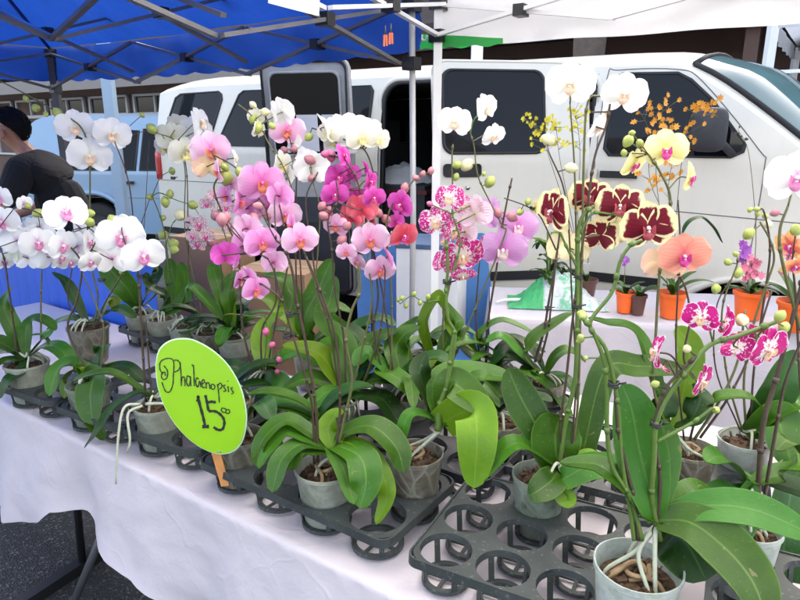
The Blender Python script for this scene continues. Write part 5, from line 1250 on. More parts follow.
orchid('bright pink orchid with fan of arching leaves in the front milky pot', at('B', 2, 0), crown=(333, 450), rim=.89, pot='pot_milky', pr_=.064, roots=9,
    leaves=[(['c', (308, 430, .02), (285, 420, .02), (262, 440, 0), (256, 466, -.01)], .05, 'leaf'), (['c', (306, 438), (286, 432), (268, 450, -.02), (258, 468, -.03)], .042, 'leaf'), (['c', (312, 444, -.01), (296, 446, -.03), (280, 462, -.06), (272, 492, -.09)], .05, 'leaf_blue'), (['c', (300, 446, .03), (286, 462, .02), (276, 474, 0)], .05, 'leaf_dark'),
            (['c', (345, 432, .01), (372, 426, .0), (396, 446, -.03), (404, 472, -.05)], .068, 'leaf'), (['c', (338, 446, -.02), (360, 456, -.06), (366, 480, -.1), (360, 508, -.12)], .07, 'leaf'), (['c', (342, 440, 0), (366, 448, -.03), (384, 478, -.07), (386, 500, -.08), (376, 524, -.1)], .04, 'leaf_lime'), (['c', (332, 450, -.03), (344, 470, -.08), (354, 504, -.12)], .04, 'leaf'), (['c', (328, 430, .02), (334, 416, .03), (344, 412, .03)], .05, 'leaf_lime'),
            (['c', (310, 450, -.02), (296, 452, -.04), (290, 470, -.06)], .05, 'leaf')],
    stems=[([(318, 462), (316, 410), (307, 350), (298, 306), (292, 270), (284, 248), (276, 240)], .0036, DK), ([(334, 466), (344, 420), (352, 380), (346, 340), (352, 310), (360, 290), (358, 262)], .0034, OL), ([(334, 464), (340, 410), (336, 340), (320, 290), (306, 256)], .003, DK), ([(314, 464), (311, 400), (288, 320), (282, 300), (262, 284)], .0028, DK), ([(282, 300), (270, 262), (252, 252)], .002, DK)],
    flowers=[(300, 240, 40, 'pale', 10), (262, 243, 38, 'pink', 14), (225, 255, 30, 'mag', 175, -10, 0, .0), (244, 246, 32, 'pink', 150, 0, 0, .02), (256, 290, 32, 'pink', 30, -6), (249, 276, 26, 'pink', 120, 20), (280, 196, 32, 'pink', 150, 10, 0, .05), (236, 262, 24, 'pink', 90, -20), (248, 228, 34, 'pale', 150, 10, 0, .05), (274, 262, 30, 'pale', 160, 0, 0, .06), (292, 226, 30, 'pink', -70, 0, 0, .05), (240, 280, 24, 'pink', 60, -10, 0, .05)],
    buds=[(222, 220, 14, 'bud_pink'), (226, 218, 12, 'bud_pink'), (258, 206, 10, 'bud_pink')], clips=[(290, 314), (287, 336)])
orchid('large-leaved pink orchid with many thick white roots, behind the front milky pot', at('Et', 0, 0), crown=(350, 398), rim=.89, pot='pot_clear', pr_=.062, roots=14,
    gen=dict(n=4, L=.22, w=.05, az=70, m=['leaf_dark', 'leaf']), leaves=[(['c', (330, 384), (306, 378), (282, 390)], .075, 'leaf'), (['c', (335, 375, .02), (318, 352, .04), (282, 345, .05)], .075, 'leaf_lime'), (['c', (360, 384, .02), (385, 378), (410, 386)], .07, 'leaf'), (['c', (362, 396, -.01), (384, 400, -.04), (402, 428, -.07)], .07, 'leaf_dark'), (['c', (346, 368, .03), (342, 340, .06), (324, 318, .07)], .075, 'leaf'), (['c', (336, 392, -.01), (312, 400, -.03), (296, 424, -.05)], .065, 'leaf_dark'), (['c', (362, 368, .04), (374, 340, .08), (398, 330, .1)], .07, 'leaf')],
    stems=[([(346, 398), (344, 340), (335, 290), (332, 250), (328, 220), (338, 200), (336, 180)], .003, DK), ([(350, 398), (362, 350), (372, 300), (368, 262), (370, 240)], .003, OL), ([(358, 398), (378, 340), (384, 300), (385, 270)], .0028, DK), ([(340, 398), (330, 330), (318, 290), (312, 250), (306, 200), (318, 172)], .0028, DK)],
    flowers=[(370, 240, 40, 'pale', 6), (380, 270, 34, 'pale', 14, -10), (388, 257, 32, 'pink', 100, 20), (336, 226, 28, 'pale', -20), (346, 252, 22, 'pale', -14), (352, 216, 30, 'coral', 150, 0, 0, .03), (331, 222, 24, 'coral', -60, 0, 0, .04), (362, 209, 34, 'coral', 160, 0, 0, .02), (358, 262, 26, 'pale', -50, -20, 0, .06), (372, 224, 26, 'coral', 100, 0, 0, .06), (392, 240, 20, 'pale', 60, 0, 0, .06)],
    buds=[(322, 206, 10, 'bud_pink'), (324, 216, 12, 'bud_pink'), (347, 226, 11, 'bud_pink'), (342, 240, 12, 'bud_pink'), (328, 210, 9, 'bud_pink')])
orchid('deep magenta orchid with upright spike in the middle back, before the open van doorway', at('Et', 1, 1), rim=.885, pot='pot_brown', pr_=.06,
    gen=dict(n=4, L=.22, w=.05, az=110, m=['leaf_dark', 'leaf']), leaves=[(['c', (378, 362), (366, 352), (354, 366, -.03)], .07, 'leaf_blue'), (['c', (410, 368), (436, 356, -.02), (452, 366, -.04)], .065, 'leaf_dark'), (['c', (396, 352, .04), (404, 334, .06), (420, 326, .08)], .07, 'leaf'), (['c', (386, 372, -.03), (400, 380, -.07), (418, 398, -.1)], .07, 'leaf'), (['c', (370, 352, .05), (350, 330, .08), (330, 330, .1)], .07, 'leaf_dark')],
    stems=[([(384, 380), (374, 330), (378, 290), (366, 220), (360, 190), (352, 170), (340, 158), (326, 155)], .003, DK), ([(390, 380), (392, 320), (390, 270), (386, 230), (392, 205), (406, 190), (416, 178), (430, 172)], .0028, OL), ([(394, 380), (388, 330), (382, 290), (372, 240), (370, 200)], .0026, DK)],
    flowers=[(344, 156, 30, 'mag', 70, 20), (338, 178, 30, 'mag', 30, 0), (335, 195, 30, 'mag', 8), (370, 182, 26, 'mag', 60), (374, 198, 26, 'mag', 20), (401, 205, 34, 'mag', -40), (404, 236, 32, 'coral', 30, -10), (346, 192, 24, 'mag', 60), (328, 188, 24, 'mag', -70, 0, 0, .04), (350, 174, 26, 'mag', 150, 10, 0, .04), (358, 198, 26, 'mag', 140, 0, 0, .05), (366, 168, 20, 'mag', 100, 20, 0, .03), (396, 222, 20, 'mag', 150, -20, 0, .04)],
    buds=[(331, 156, 12, 'bud_mauve'), (325, 154, 10, 'bud_mauve'), (378, 213, 11, 'bud_pink'), (386, 219, 11, 'bud_pink'), (405, 188, 11, 'bud_pink'), (402, 194, 10, 'bud_pink'), (416, 178, 8, 'bud_pink'), (423, 174, 7, 'bud_pink'), (431, 171, 8, 'bud_pink'), (382, 229, 9, 'bud_pink')])
orchid('white orchid with yellow throats, long spray across the van door window', at('E2', 0, 0), rim=.885, pot='pot_milky', pr_=.06,
    gen=dict(n=4, L=.22, w=.05, az=50, m=['leaf', 'leaf_dark']), leaves=[(['c', (330, 324), (330, 300, .04), (336, 276, .06)], .07, 'leaf', {'h': 'cam'}), (['c', (360, 330), (380, 318, .02), (396, 326)], .065, 'leaf_dark'), (['c', (350, 350, -.03), (330, 342, -.05), (310, 356, -.07)], .07, 'leaf')],
    stems=[([(372, 352), (372, 290), (372, 220), (374, 180), (366, 152), (350, 142), (330, 134), (312, 128)], .003, DK), ([(350, 352), (318, 300), (318, 250), (320, 210), (314, 186)], .0026, OL), ([(346, 352), (322, 300), (297, 230), (292, 190), (282, 164), (270, 146), (262, 130), (250, 114), (238, 104)], .0026, OL)],
    flowers=[(351, 131, 40, 'white', 10, 0), (362, 138, 34, 'cream', 14), (378, 139, 28, 'cream', 30), (325, 127, 32, 'white', 100, 20), (340, 130, 36, 'white', 150, 10, 0, .03), (328, 134, 24, 'cream', -20), (281, 166, 36, 'cream', 60, -10), (312, 168, 40, 'white', 165, 0, 0, .03), (283, 112, 36, 'white', 130, 20, 0, .05), (258, 130, 24, 'cream', 60, -10), (256, 117, 20, 'cream', -30), (288, 180, 32, 'white', 100, -20, 0, .04), (334, 142, 24, 'cream', 30, -20, 0, .05), (346, 144, 28, 'white', -30, -20, 0, .05), (370, 128, 26, 'white', 150, 20, 0, .05), (304, 158, 26, 'white', 130, 0, 0, .06), (274, 178, 28, 'cream', -60, 0, 0, .06), (272, 118, 20, 'white', 120, 20, 0, .03)],
    buds=[(253, 120, 11, 'bud_green'), (258, 128, 11, 'bud_green'), (272, 126, 8, 'bud_green'), (265, 112, 10, 'bud_cream'), (253, 105, 8, 'bud_cream'), (337, 138, 11, 'bud_green'), (310, 160, 12, 'bud_pink'), (312, 178, 9, 'bud_pink'), (309, 137, 10, 'bud_green')])
orchid('pink orchid bloom on a tall dark spike in front of the taped door notices', (-.30, 1.98), rim=.885, pot='pot_milky', pr_=.058,
    leaves=[(['c', (304, 320), (318, 290, .03), (332, 258, .05)], .075, 'leaf', {'h': 'cam'}), (['c', (288, 318), (270, 300, .03), (250, 296, .05)], .07, 'leaf_lime'), (['c', (296, 310, .04), (284, 280, .06), (262, 274, .08)], .07, 'leaf'), (['c', (310, 326), (330, 306, .02), (352, 312, .02)], .07, 'leaf')],
    gen=dict(n=4, L=.24, w=.065, az=10, m=['leaf', 'leaf_dark', 'leaf_lime']),
    stems=[([(300, 340), (296, 270), (296, 210), (296, 165), (290, 140)], .003, DK), ([(304, 340), (300, 260), (294, 190)], .003, DK)],
    flowers=[(287, 131, 38, 'pale', 4, -4), (294, 144, 26, 'white', 120, -20, 0, .03)], buds=[(284, 150, 9, 'bud_pink'), (294, 149, 9, 'bud_pink'), (296, 160, 7, 'bud_pink')])
# ---------------------------------------------------------------- middle
orchid('speckled magenta orchid with one hanging yellow-green leaf at the sign tray end', at('B', 3, 1), crown=(442, 424), rim=.905, pot='pot_brown', pr_=.062, ph=.14, roots=10,
    leaves=[(['c', (458, 414, -.03), (474, 412, -.06), (477, 440, -.1), (474, 488, -.12)], .088, 'leaf_lime', {'h': 'cam', 'base': .8, 'c': .4, 'fold': .06}), (['c', (424, 414), (408, 416, -.01), (398, 450, -.03)], .034, 'leaf'), (['c', (446, 404), (452, 384, -.01), (466, 392, -.03), (490, 412, -.05)], .075, 'leaf', {'h': 'mid'}), (['c', (440, 396, .02), (452, 372, .04), (502, 376, .03), (512, 384, .03)], .08, 'leaf'), (['c', (432, 404, .02), (420, 372, .03), (426, 352, .05)], .055, 'leaf_dark'), (['c', (450, 404, .01), (480, 376, .01), (502, 398, 0)], .05, 'leaf'), (['c', (455, 420, .02), (470, 386, .05), (486, 372, .08)], .06, 'leaf_dark')],
    stems=[([(438, 430), (440, 408), (446, 388)], .009, 'stem_green', {'bare': 1}), ([(446, 390), (449, 368), (452, 345), (455, 330)], .005, GR, {'bare': 1}), ([(444, 402), (455, 340), (448, 318), (446, 290), (448, 266), (446, 240)], .0042, GR), ([(446, 290), (456, 262), (460, 240), (452, 214)], .0026, GR)],
    flowers=[(450, 198, 32, 'spot', -20, 10), (436, 222, 36, 'spot', -14), (453, 232, 32, 'spot', 60), (462, 256, 48, 'spot', 20, -20), (475, 214, 38, 'spotlt', 165, 0, 0, .02), (444, 262, 30, 'spot', 140, -20, 0, .03), (478, 246, 26, 'spot', 80, -30, 0, .03), (463, 276, 28, 'spot', 10, -50), (478, 204, 26, 'spotlt', 120, 10, 0, .03), (444, 242, 24, 'spot', -80), (466, 232, 30, 'spotlt', 140, 0, 0, .04), (462, 204, 26, 'spot', 40, 20, 0, .03), (456, 272, 24, 'spot', -40, -40, 0, .03)], buds=[(430, 204, 7, 'bud_mauve')], clips=[(447, 282)])
orchid('white orchid with three tall blooms before the window of the swung-out van door', at('E2', 1, 0), rim=.885, pot='pot_milky', pr_=.06,
    gen=dict(n=4, L=.22, w=.048, az=80, m=['leaf_dark', 'leaf_lime']), leaves=[(['c', (430, 350), (424, 320, .02), (438, 296, .02), (446, 310, .0)], .05, 'leaf_lime', {'h': 'left'}), (['c', (410, 362), (400, 338, .03), (420, 316, .05)], .06, 'leaf'), (['c', (438, 362), (462, 340, .0), (478, 352)], .06, 'leaf'), (['c', (420, 368, -.02), (396, 366, -.05), (378, 384, -.07)], .065, 'leaf'), (['c', (446, 340, .03), (456, 322, .05), (440, 296, .06)], .05, 'leaf')],
    stems=[([(444, 368), (443, 320), (452, 270), (453, 210), (452, 160), (453, 144)], .003, OL), ([(450, 368), (466, 330), (503, 240), (502, 226), (490, 202), (478, 176), (474, 146), (470, 132)], .0026, OL), ([(470, 134), (474, 120), (482, 112)], .002, GR), ([(440, 300), (424, 302), (412, 296), (400, 304)], .0022, GR)],
    flowers=[(455, 122, 36, 'white', -10, 0, -8), (486, 108, 32, 'white', 50, 6, 12), (493, 136, 28, 'white', 40, -20)],
    buds=[(467, 165, 14, 'bud_cream'), (457, 165, 10, 'bud_green'), (490, 182, 13, 'bud_green'), (456, 177, 8, 'bud_green'), (484, 174, 5, 'bud_green'), (402, 298, 6, 'bud_green'), (406, 306, 6, 'bud_green'), (414, 294, 6, 'bud_green'), (420, 303, 6, 'bud_green'), (428, 297, 6, 'bud_green'), (398, 300, 5, 'bud_green')])
orchid('soft lavender orchid of two large flat blooms on a dark spike, before the blue chair', at('E2', 2, 1), rim=.885, pot='pot_brown', pr_=.06,
    gen=dict(n=4, L=.22, w=.045, az=30, m=['leaf_dark', 'leaf']), leaves=[(['c', (478, 340), (500, 320), (534, 332, -.02)], .035, 'leaf'), (['c', (480, 345), (505, 334, -.01), (530, 356, -.04)], .045, 'leaf'), (['c', (460, 340), (448, 318, .03), (444, 306, .05)], .045, 'leaf_lime'), (['c', (500, 350), (520, 340, .03), (546, 352, .03)], .05, 'leaf_dark'), (['c', (470, 355), (456, 336), (470, 326)], .06, 'leaf_blue')],
    stems=[([(486, 362), (487, 330), (492, 296), (496, 272), (500, 240), (503, 222), (508, 196), (512, 178)], .0036, DK), ([(480, 362), (476, 320), (478, 280), (480, 258)], .0028, DK)],
    flowers=[(518, 227, 42, 'lav', 10, 0, 0, .01), (503, 250, 50, 'lav', 0, -10, 0, -.03), (488, 214, 42, 'lav', -60, 10, 0, .05)], buds=[(512, 217, 12, 'bud_pink', -.04), (498, 213, 11, 'bud_pink', -.03)])
orchid('two-spiked dark-stemmed orchid in the back row beside the pale back table', at('E2', 3, 1), rim=.885, pot='pot_brown', pr_=.06,
    gen=dict(n=3, L=.2, w=.045, az=150, m=['leaf_dark']), leaves=[(['c', (526, 356), (532, 336), (562, 316, .02), (575, 312, .02)], .05, 'leaf'), (['c', (556, 356), (570, 350), (586, 362)], .05, 'leaf'), (['c', (520, 360), (504, 352), (490, 366)], .06, 'leaf_dark'), (['c', (528, 370, -.02), (552, 388, -.04), (574, 424, -.06)], .07, 'leaf'), (['c', (516, 350, .0), (500, 336, .0), (486, 342)], .06, 'leaf')],
    stems=[([(535, 362), (544, 330), (549, 300), (556, 260), (560, 230)], .0042, DK), ([(540, 362), (548, 330), (551, 306), (556, 262)], .0036, DK), ([(556, 250), (540, 216), (526, 206), (504, 198)], .0024, DK)],
    flowers=[(565, 247, 40, 'harlb', 165, -10, 0, .0), (536, 208, 22, 'yel', 110, 0)], buds=[(528, 202, 8, 'bud_green'), (520, 212, 9, 'bud_green')], clips=[(548, 308), (533, 208)])
# ---------------------------------------------------------------- right front
orchid('burgundy yellow-edged orchid with huge white blooms, clear pot in the grey-green tray', at('C', 1, 2), crown=(560, 468), rim=.90, pot='pot_clear', pr_=.056, ph=.135, roots=4,
    leaves=[(['c', (545, 440, .02), (522, 400, .05), (508, 368, .07)], .075, 'leaf_blue', {'h': 'cam', 'c': .6}), (['c', (556, 450, 0), (556, 432, .01), (562, 416, .02)], .105, 'leaf', {'h': 'cam', 'base': .55, 'c': .6, 'tip': .35}), (['c', (536, 450, 0), (512, 444, -.01), (484, 472, -.02), (476, 486, -.02)], .055, 'leaf'), (['c', (560, 480, -.04), (590, 466, -.05), (632, 466, -.05)], .055, 'leaf', {'h': 'mid'}), (['c', (552, 480, -.05), (536, 492, -.08), (528, 496, -.08)], .06, 'leaf', {'h': 'mid'}), (['c', (566, 466, .0), (590, 456, .0), (602, 460, 0)], .045, 'leaf_lime'), (['c', (560, 484, -.04), (566, 498, -.06), (574, 492, -.06)], .045, 'leaf_lime', {'h': 'mid'}), (['c', (578, 470, .05), (604, 372, .12), (640, 366, .14), (690, 370, .14)], .06, 'leaf', {'h': 'mid'})],
    stems=[([(560, 462), (566, 420), (575, 380), (577, 330), (578, 270), (578, 232), (584, 214), (594, 206)], .0052, GR), ([(576, 300, .02), (576, 230, .02), (574, 160, .02), (570, 104, .01)], .0022, OL), ([(566, 462), (560, 430), (566, 380), (575, 300), (586, 220), (594, 160), (606, 126), (610, 104)], .003, DK), ([(572, 462), (578, 400), (580, 330), (582, 260), (584, 150), (588, 102), (600, 96), (618, 96)], .0028, OL), ([(579, 270), (568, 250), (560, 232)], .003, GR), ([(570, 462), (576, 380), (572, 300), (566, 200), (548, 150)], .0022, DK), ([(580, 234), (592, 214), (612, 214)], .003, GR)],
    flowers=[(570, 84, 52, 'white', -6, 0, 4, 0), (624, 94, 48, 'white', 10, -6, -6, -.01), (597, 128, 28, 'white', 60, -20, 0, .03), (604, 112, 26, 'white', 80, 0, 0, .05), (553, 212, 52, 'harl', -56, 0, -6, 0), (590, 197, 44, 'harl', -8, 0, 0, .03), (620, 206, 50, 'harl', 4, 0, 0, .0), (648, 228, 58, 'harl', 14, -4, 8, -.05), (600, 236, 40, 'harl', 165, -10, 0, .03), (574, 250, 36, 'harlb', 150, -20, 0, .06), (610, 228, 40, 'harlb', 170, 0, 0, .05)],
    buds=[(548, 140, 15, 'bud_cream'), (571, 168, 13, 'bud_cream'), (582, 314, 10, 'bud_green', -.03), (580, 340, 8, 'bud_green', -.03)], clips=[(578, 276), (576, 306)])
orchid('magenta-blotched orchid with giant leaves in the biggest frosted pot at bottom right', at('C', 3, 0), crown=(656, 520), rim=.915, pot='pot_frost', pr_=.068, ph=.155, roots=12, medh=.03,
    leaves=[(['c', (652, 500, 0), (640, 450, .02), (632, 410, .03), (622, 384, .04)], .082, 'leaf_blue', {'h': 'cam', 'c': .5}), (['c', (660, 490, .02), (664, 440, .05), (656, 420, .06)], .055, 'leaf', {'h': 'cam'}), (['c', (676, 512, 0), (710, 505, -.01), (756, 510, -.02), (816, 536, -.04)], .055, 'leaf_blue', {'h': 'mid'}), (['c', (690, 522, -.02), (724, 546, -.05), (752, 580, -.09), (768, 622, -.13)], .082, 'leaf', {'h': 'mid', 'c': .5}), (['c', (672, 530, .02), (690, 548, 0), (706, 580, -.02)], .10, 'leaf_dark', {'h': 'cam'}), (['c', (638, 510, 0), (616, 478, .0), (596, 464, .02), (560, 462, .04)], .045, 'leaf'), (['c', (676, 510, .02), (700, 492, .04), (724, 504, .05)], .06, 'leaf')],
    stems=[([(642, 540), (630, 498), (612, 466), (607, 430), (607, 396), (604, 362), (592, 330), (582, 318)], .0042, GR), ([(660, 540), (652, 500), (654, 462), (656, 424), (668, 396), (690, 368), (710, 345), (738, 336), (760, 328), (776, 322)], .0048, GR), ([(638, 540), (634, 500), (627, 470), (618, 430), (615, 392)], .0034, DK), ([(634, 540), (630, 510), (622, 460), (617, 400), (606, 350), (590, 324), (612, 292), (620, 262), (630, 246), (642, 240)], .0036, GR), ([(656, 540), (660, 480), (654, 430), (664, 392), (680, 372), (696, 356)], .003, DK, {'stake': 1}), ([(656, 442), (690, 424), (712, 408)], .003, GR)],
    flowers=[(701, 318, 38, 'spotR', -14, 0, 0, -.02), (726, 323, 42, 'spotR', 100, -10, 0, .0), (656, 352, 40, 'spotR', -75, 10, 0, .0), (662, 366, 26, 'spotR', -60, -50, 0, .02), (702, 382, 40, 'spotR', 75, -10, 0, -.01), (738, 348, 38, 'spotR', 150, -30, 0, .02), (768, 350, 52, 'spotR', 60, -10, 0, -.02), (760, 336, 30, 'spotR', 150, 20, 0, .03)],
    buds=[(742, 320, 15, 'bud_cream'), (687, 349, 10, 'bud_cream'), (780, 316, 13, 'bud_green'), (785, 327, 12, 'bud_green'), (583, 316, 11, 'bud_green'), (581, 338, 9, 'bud_green'), (716, 410, 9, 'bud_green'), (655, 384, 9, 'bud_green'), (586, 358, 6, 'bud_green')], clips=[(613, 384), (656, 424)])
orchid('pale yellow and peach orchid in the bark-filled pot behind the biggest front pot', at('D', 3, 1), crown=(674, 426), rim=.89, pot='pot_brown', pr_=.06, roots=8,
    leaves=[(['c', (664, 420), (664, 396, .02), (650, 378, .04)], .06, 'leaf_dark'), (['c', (700, 420), (716, 398, -.02), (748, 396, -.03), (766, 412, -.03)], .04, 'leaf'), (['c', (668, 424), (640, 336, .05), (604, 322, .06), (588, 318, .06)], .05, 'leaf'), (['c', (682, 400, .05), (690, 350, .08), (676, 326, .1)], .07, 'leaf_lime', {'h': 'cam'}), (['c', (690, 420, -.02), (700, 398, -.01), (692, 384, 0)], .06, 'leaf_dark')],
    stems=[([(672, 440), (654, 390), (656, 330), (660, 270), (668, 226), (670, 196), (660, 172), (648, 154)], .0034, OL), ([(690, 440), (700, 390), (684, 360), (690, 320), (686, 290), (676, 270)], .003, DK), ([(694, 440), (720, 400), (738, 360), (745, 310)], .0036, OL), ([(684, 440), (676, 350), (680, 250), (678, 200)], .0024, DK), ([(700, 438), (728, 398), (752, 350), (772, 290)], .0032, DK)],
    flowers=[(666, 150, 46, 'yel', 12, 4, 6, 0), (634, 164, 36, 'yel', 60, -20, 0, .02), (690, 178, 36, 'yel', 75, 0, 0, .0), (684, 256, 52, 'peach', 18, -6, 8, -.03), (661, 264, 42, 'peachb', 165, -10, 0, .02), (676, 272, 26, 'peachb', 120, -40, 0, .02)],
    buds=[(628, 141, 13, 'bud_green'), (640, 143, 9, 'bud_green'), (632, 133, 7, 'bud_green'), (624, 153, 8, 'bud_green')])
orchid('budding orchid on twisted spikes in the frosted pot of the right tray', at('D', 4, 2), rim=.89, pot='pot_frost', pr_=.058, roots=6,
    leaves=[(['c', (772, 400), (786, 376), (800, 352, .03)], .09, 'leaf_dark', {'h': 'cam'}), (['c', (775, 420, -.03), (784, 436, -.06), (792, 468, -.1)], .10, 'leaf', {'h': 'cam'}), (['c', (770, 410), (800, 400), (826, 420)], .09, 'leaf')],
    stems=[([(746, 430), (744, 380), (752, 330), (766, 286), (774, 260), (770, 240), (760, 222)], .003, OL), ([(750, 430), (754, 370), (764, 300), (770, 250), (764, 212), (756, 210)], .0028, DK), ([(742, 430), (728, 380), (722, 330), (724, 300), (736, 268), (738, 258)], .0026, OL), ([(740, 430), (716, 370), (716, 310), (730, 280)], .002, DK)],
    buds=[(749, 234, 13, 'bud_green'), (768, 224, 10, 'bud_cream'), (750, 210, 6, 'bud_green'), (757, 209, 6, 'bud_green'), (765, 216, 7, 'bud_green'), (728, 262, 9, 'bud_green'), (738, 273, 11, 'bud_green'), (716, 289, 11, 'bud_green'), (736, 254, 7, 'bud_green'), (758, 214, 6, 'bud_green')], flowers=[])
orchid('white orchid with bright magenta lip cut by the right edge of the picture', at('G', 0, 2), crown=(752, 482), rim=.90, pot='pot_frost', pr_=.054, ph=.14, roots=5,
    leaves=[(['c', (742, 476, .02), (722, 456, .0), (706, 462, -.02)], .055, 'leaf'), (['c', (778, 474, .02), (800, 464), (836, 476)], .055, 'leaf'), (['c', (742, 490, .0), (728, 488, -.02), (700, 494, -.02)], .045, 'leaf_dark'), (['c', (760, 480, .02), (790, 486, .02), (830, 500)], .06, 'leaf_dark'), (['c', (738, 520, -.02), (730, 536, -.05), (736, 560, -.08)], .07, 'leaf_blue', {'h': 'cam'})],
    stems=[([(758, 500), (760, 460), (764, 420), (776, 380), (792, 320), (806, 270)], .0052, DK), ([(764, 500), (776, 430), (786, 380), (806, 330)], .0034, DK), ([(800, 330), (782, 260), (780, 230), (788, 206)], .003, OL)],
    flowers=[(797, 178, 62, 'whtM', 4, -4, 0, .0)], buds=[(775, 213, 9, 'bud_pink')])
p_ = ONZ(812, 470, .885)
orchid('yellow and red orchid with long olive leaves hanging at the right picture edge', (p_.x, p_.y), rim=.885, pot='pot_milky', pr_=.058,
    leaves=[(['c', (800, 470, -.05), (790, 500, -.12), (784, 560, -.17), (786, 612, -.2)], .085, 'leaf_dark', {'h': 'cam', 'c': .4}), (['c', (806, 460), (790, 440, -.03), (776, 450, -.05)], .05, 'leaf')],
    stems=[([(806, 450), (800, 380), (796, 300), (792, 260)], .003, DK)], flowers=[(791, 246, 38, 'redy', -30, -20), (795, 266, 30, 'redy', 30, -30)], buds=[(796, 230, 14, 'bud_green')])
# ---------------------------------------------------------------- filler plants that stand between, leaves only
for (tt, i, j, lab, az, mts) in (('Et', 3, 1, 'leafy orchid without blooms between the middle trays, left of the dark twin spikes', 160, ['leaf', 'leaf_dark']), ('E2', 0, 1, 'leafy orchid without blooms at the back, left of the blue chair', 20, ['leaf', 'leaf_lime']),
        ('A3', 1, 1, 'short leafy orchid right behind the price sign board', 40, ['leaf_dark', 'leaf']), ('B', 1, 1, 'leafy orchid in the dark pot between the sign and the fan-leaved plant', 190, ['leaf', 'leaf_dark']),
        ('Rr', 3, 0, 'leafy orchid at the back left under the cardboard boxes', 10, ['leaf', 'leaf_dark', 'leaf_lime']), ('Rr', 4, 0, 'leafy orchid at the back below the inside panel of the van door', 60, ['leaf_dark', 'leaf'])):
    orchid(lab, at(tt, i, j), rim=.88, pot='pot_brown' if i % 2 else 'pot_milky', pr_=.058, gen=dict(n=5, L=.19, w=.062, az=az, m=mts, el=50, dr=85), roots=4)
p_ = ONZ(590, 395, .86)

# ================================================================== PRICE SIGN
M['lime'] = simple('fluorescent_lime_card', (.24, .50, .004), .35, var=.06, scale=6, coat=.4)
M['laminate'] = simple('clear_laminate_edge', (.60, .78, .58), .15)
M['ink'] = simple('black_marker_ink', (.010, .012, .010), .5)
M['stick'] = simple('raw_orange_wood', (.62, .27, .08), .65, var=.3, scale=40)
sY = TR['B'](0, 0).y - .085
def SG(x, y, o=0.0): q = W(x, y, sY + .0002 * (430 - y)); return q + Vector((.1, -1, .2)).normalized() * o
sg = thing('price_sign', 'lime green oval price card reading 15 on a wooden stick', 'price sign', SG(222, 470))
OUT = [(156, 366), (159, 352), (166, 344), (176, 340), (190, 340), (204, 346), (217, 355), (229, 368), (239, 386), (244, 404), (245.5, 420), (243, 436), (238, 446), (230, 452), (218, 453.5), (204, 449), (190, 440), (176, 425), (165, 407), (158, 386)]
def plate(P, th, o):
    m = MB(); C = [Vector((x, y, 0)) for x, y in P]; C = catmull(C + [C[0]], 4)[:-1]; n = len(C); c = sum(C, Vector()) / n
    for oo in (o, o - th):
        for q in (1, .6, .25):
            for p in C: e = c + (p - c) * q; m.vert(SG(e.x, e.y, oo))
        m.vert(SG(c.x, c.y, oo))
    B = 3 * n + 1
    for s_ in (0, B):
        for j in range(2):
            for k in range(n): m.face((s_ + j * n + k, s_ + j * n + (k + 1) % n, s_ + (j + 1) * n + (k + 1) % n, s_ + (j + 1) * n + k))
        for k in range(n): m.face((s_ + 2 * n + k, s_ + 2 * n + (k + 1) % n, s_ + 3 * n))
    for k in range(n): m.face((k, (k + 1) % n, B + (k + 1) % n, B + k))
    return m
bd_ = build('card', plate(OUT, .0025, .0), M['lime'], sg, auto=40)
cx_, cy_ = 200, 398
build('laminate_edge', plate([(cx_ + (x - cx_) * 1.03, cy_ + (y - cy_) * 1.022) for x, y in OUT], .001, -.0035), M['laminate'], sg, auto=40)
def stroke(m, P, w):
    C = catmull([Vector((x, y, 0)) for x, y in P], 5); b = len(m.v); n = len(C); wr = w
    for i, p in enumerate(C):
        t = (C[min(i + 1, n - 1)] - C[max(i - 1, 0)]); t.normalize(); s_ = Vector((-t.y, t.x, 0)) * (wr / 2 * (1 + .18 * math.sin(i * 1.7)))
        m.vert(SG(p.x + s_.x, p.y + s_.y, .0012)); m.vert(SG(p.x - s_.x, p.y - s_.y, .0012))
    for i in range(n - 1): m.face((b + 2 * i, b + 2 * i + 1, b + 2 * i + 3, b + 2 * i + 2))
m = MB(); w = 1.15
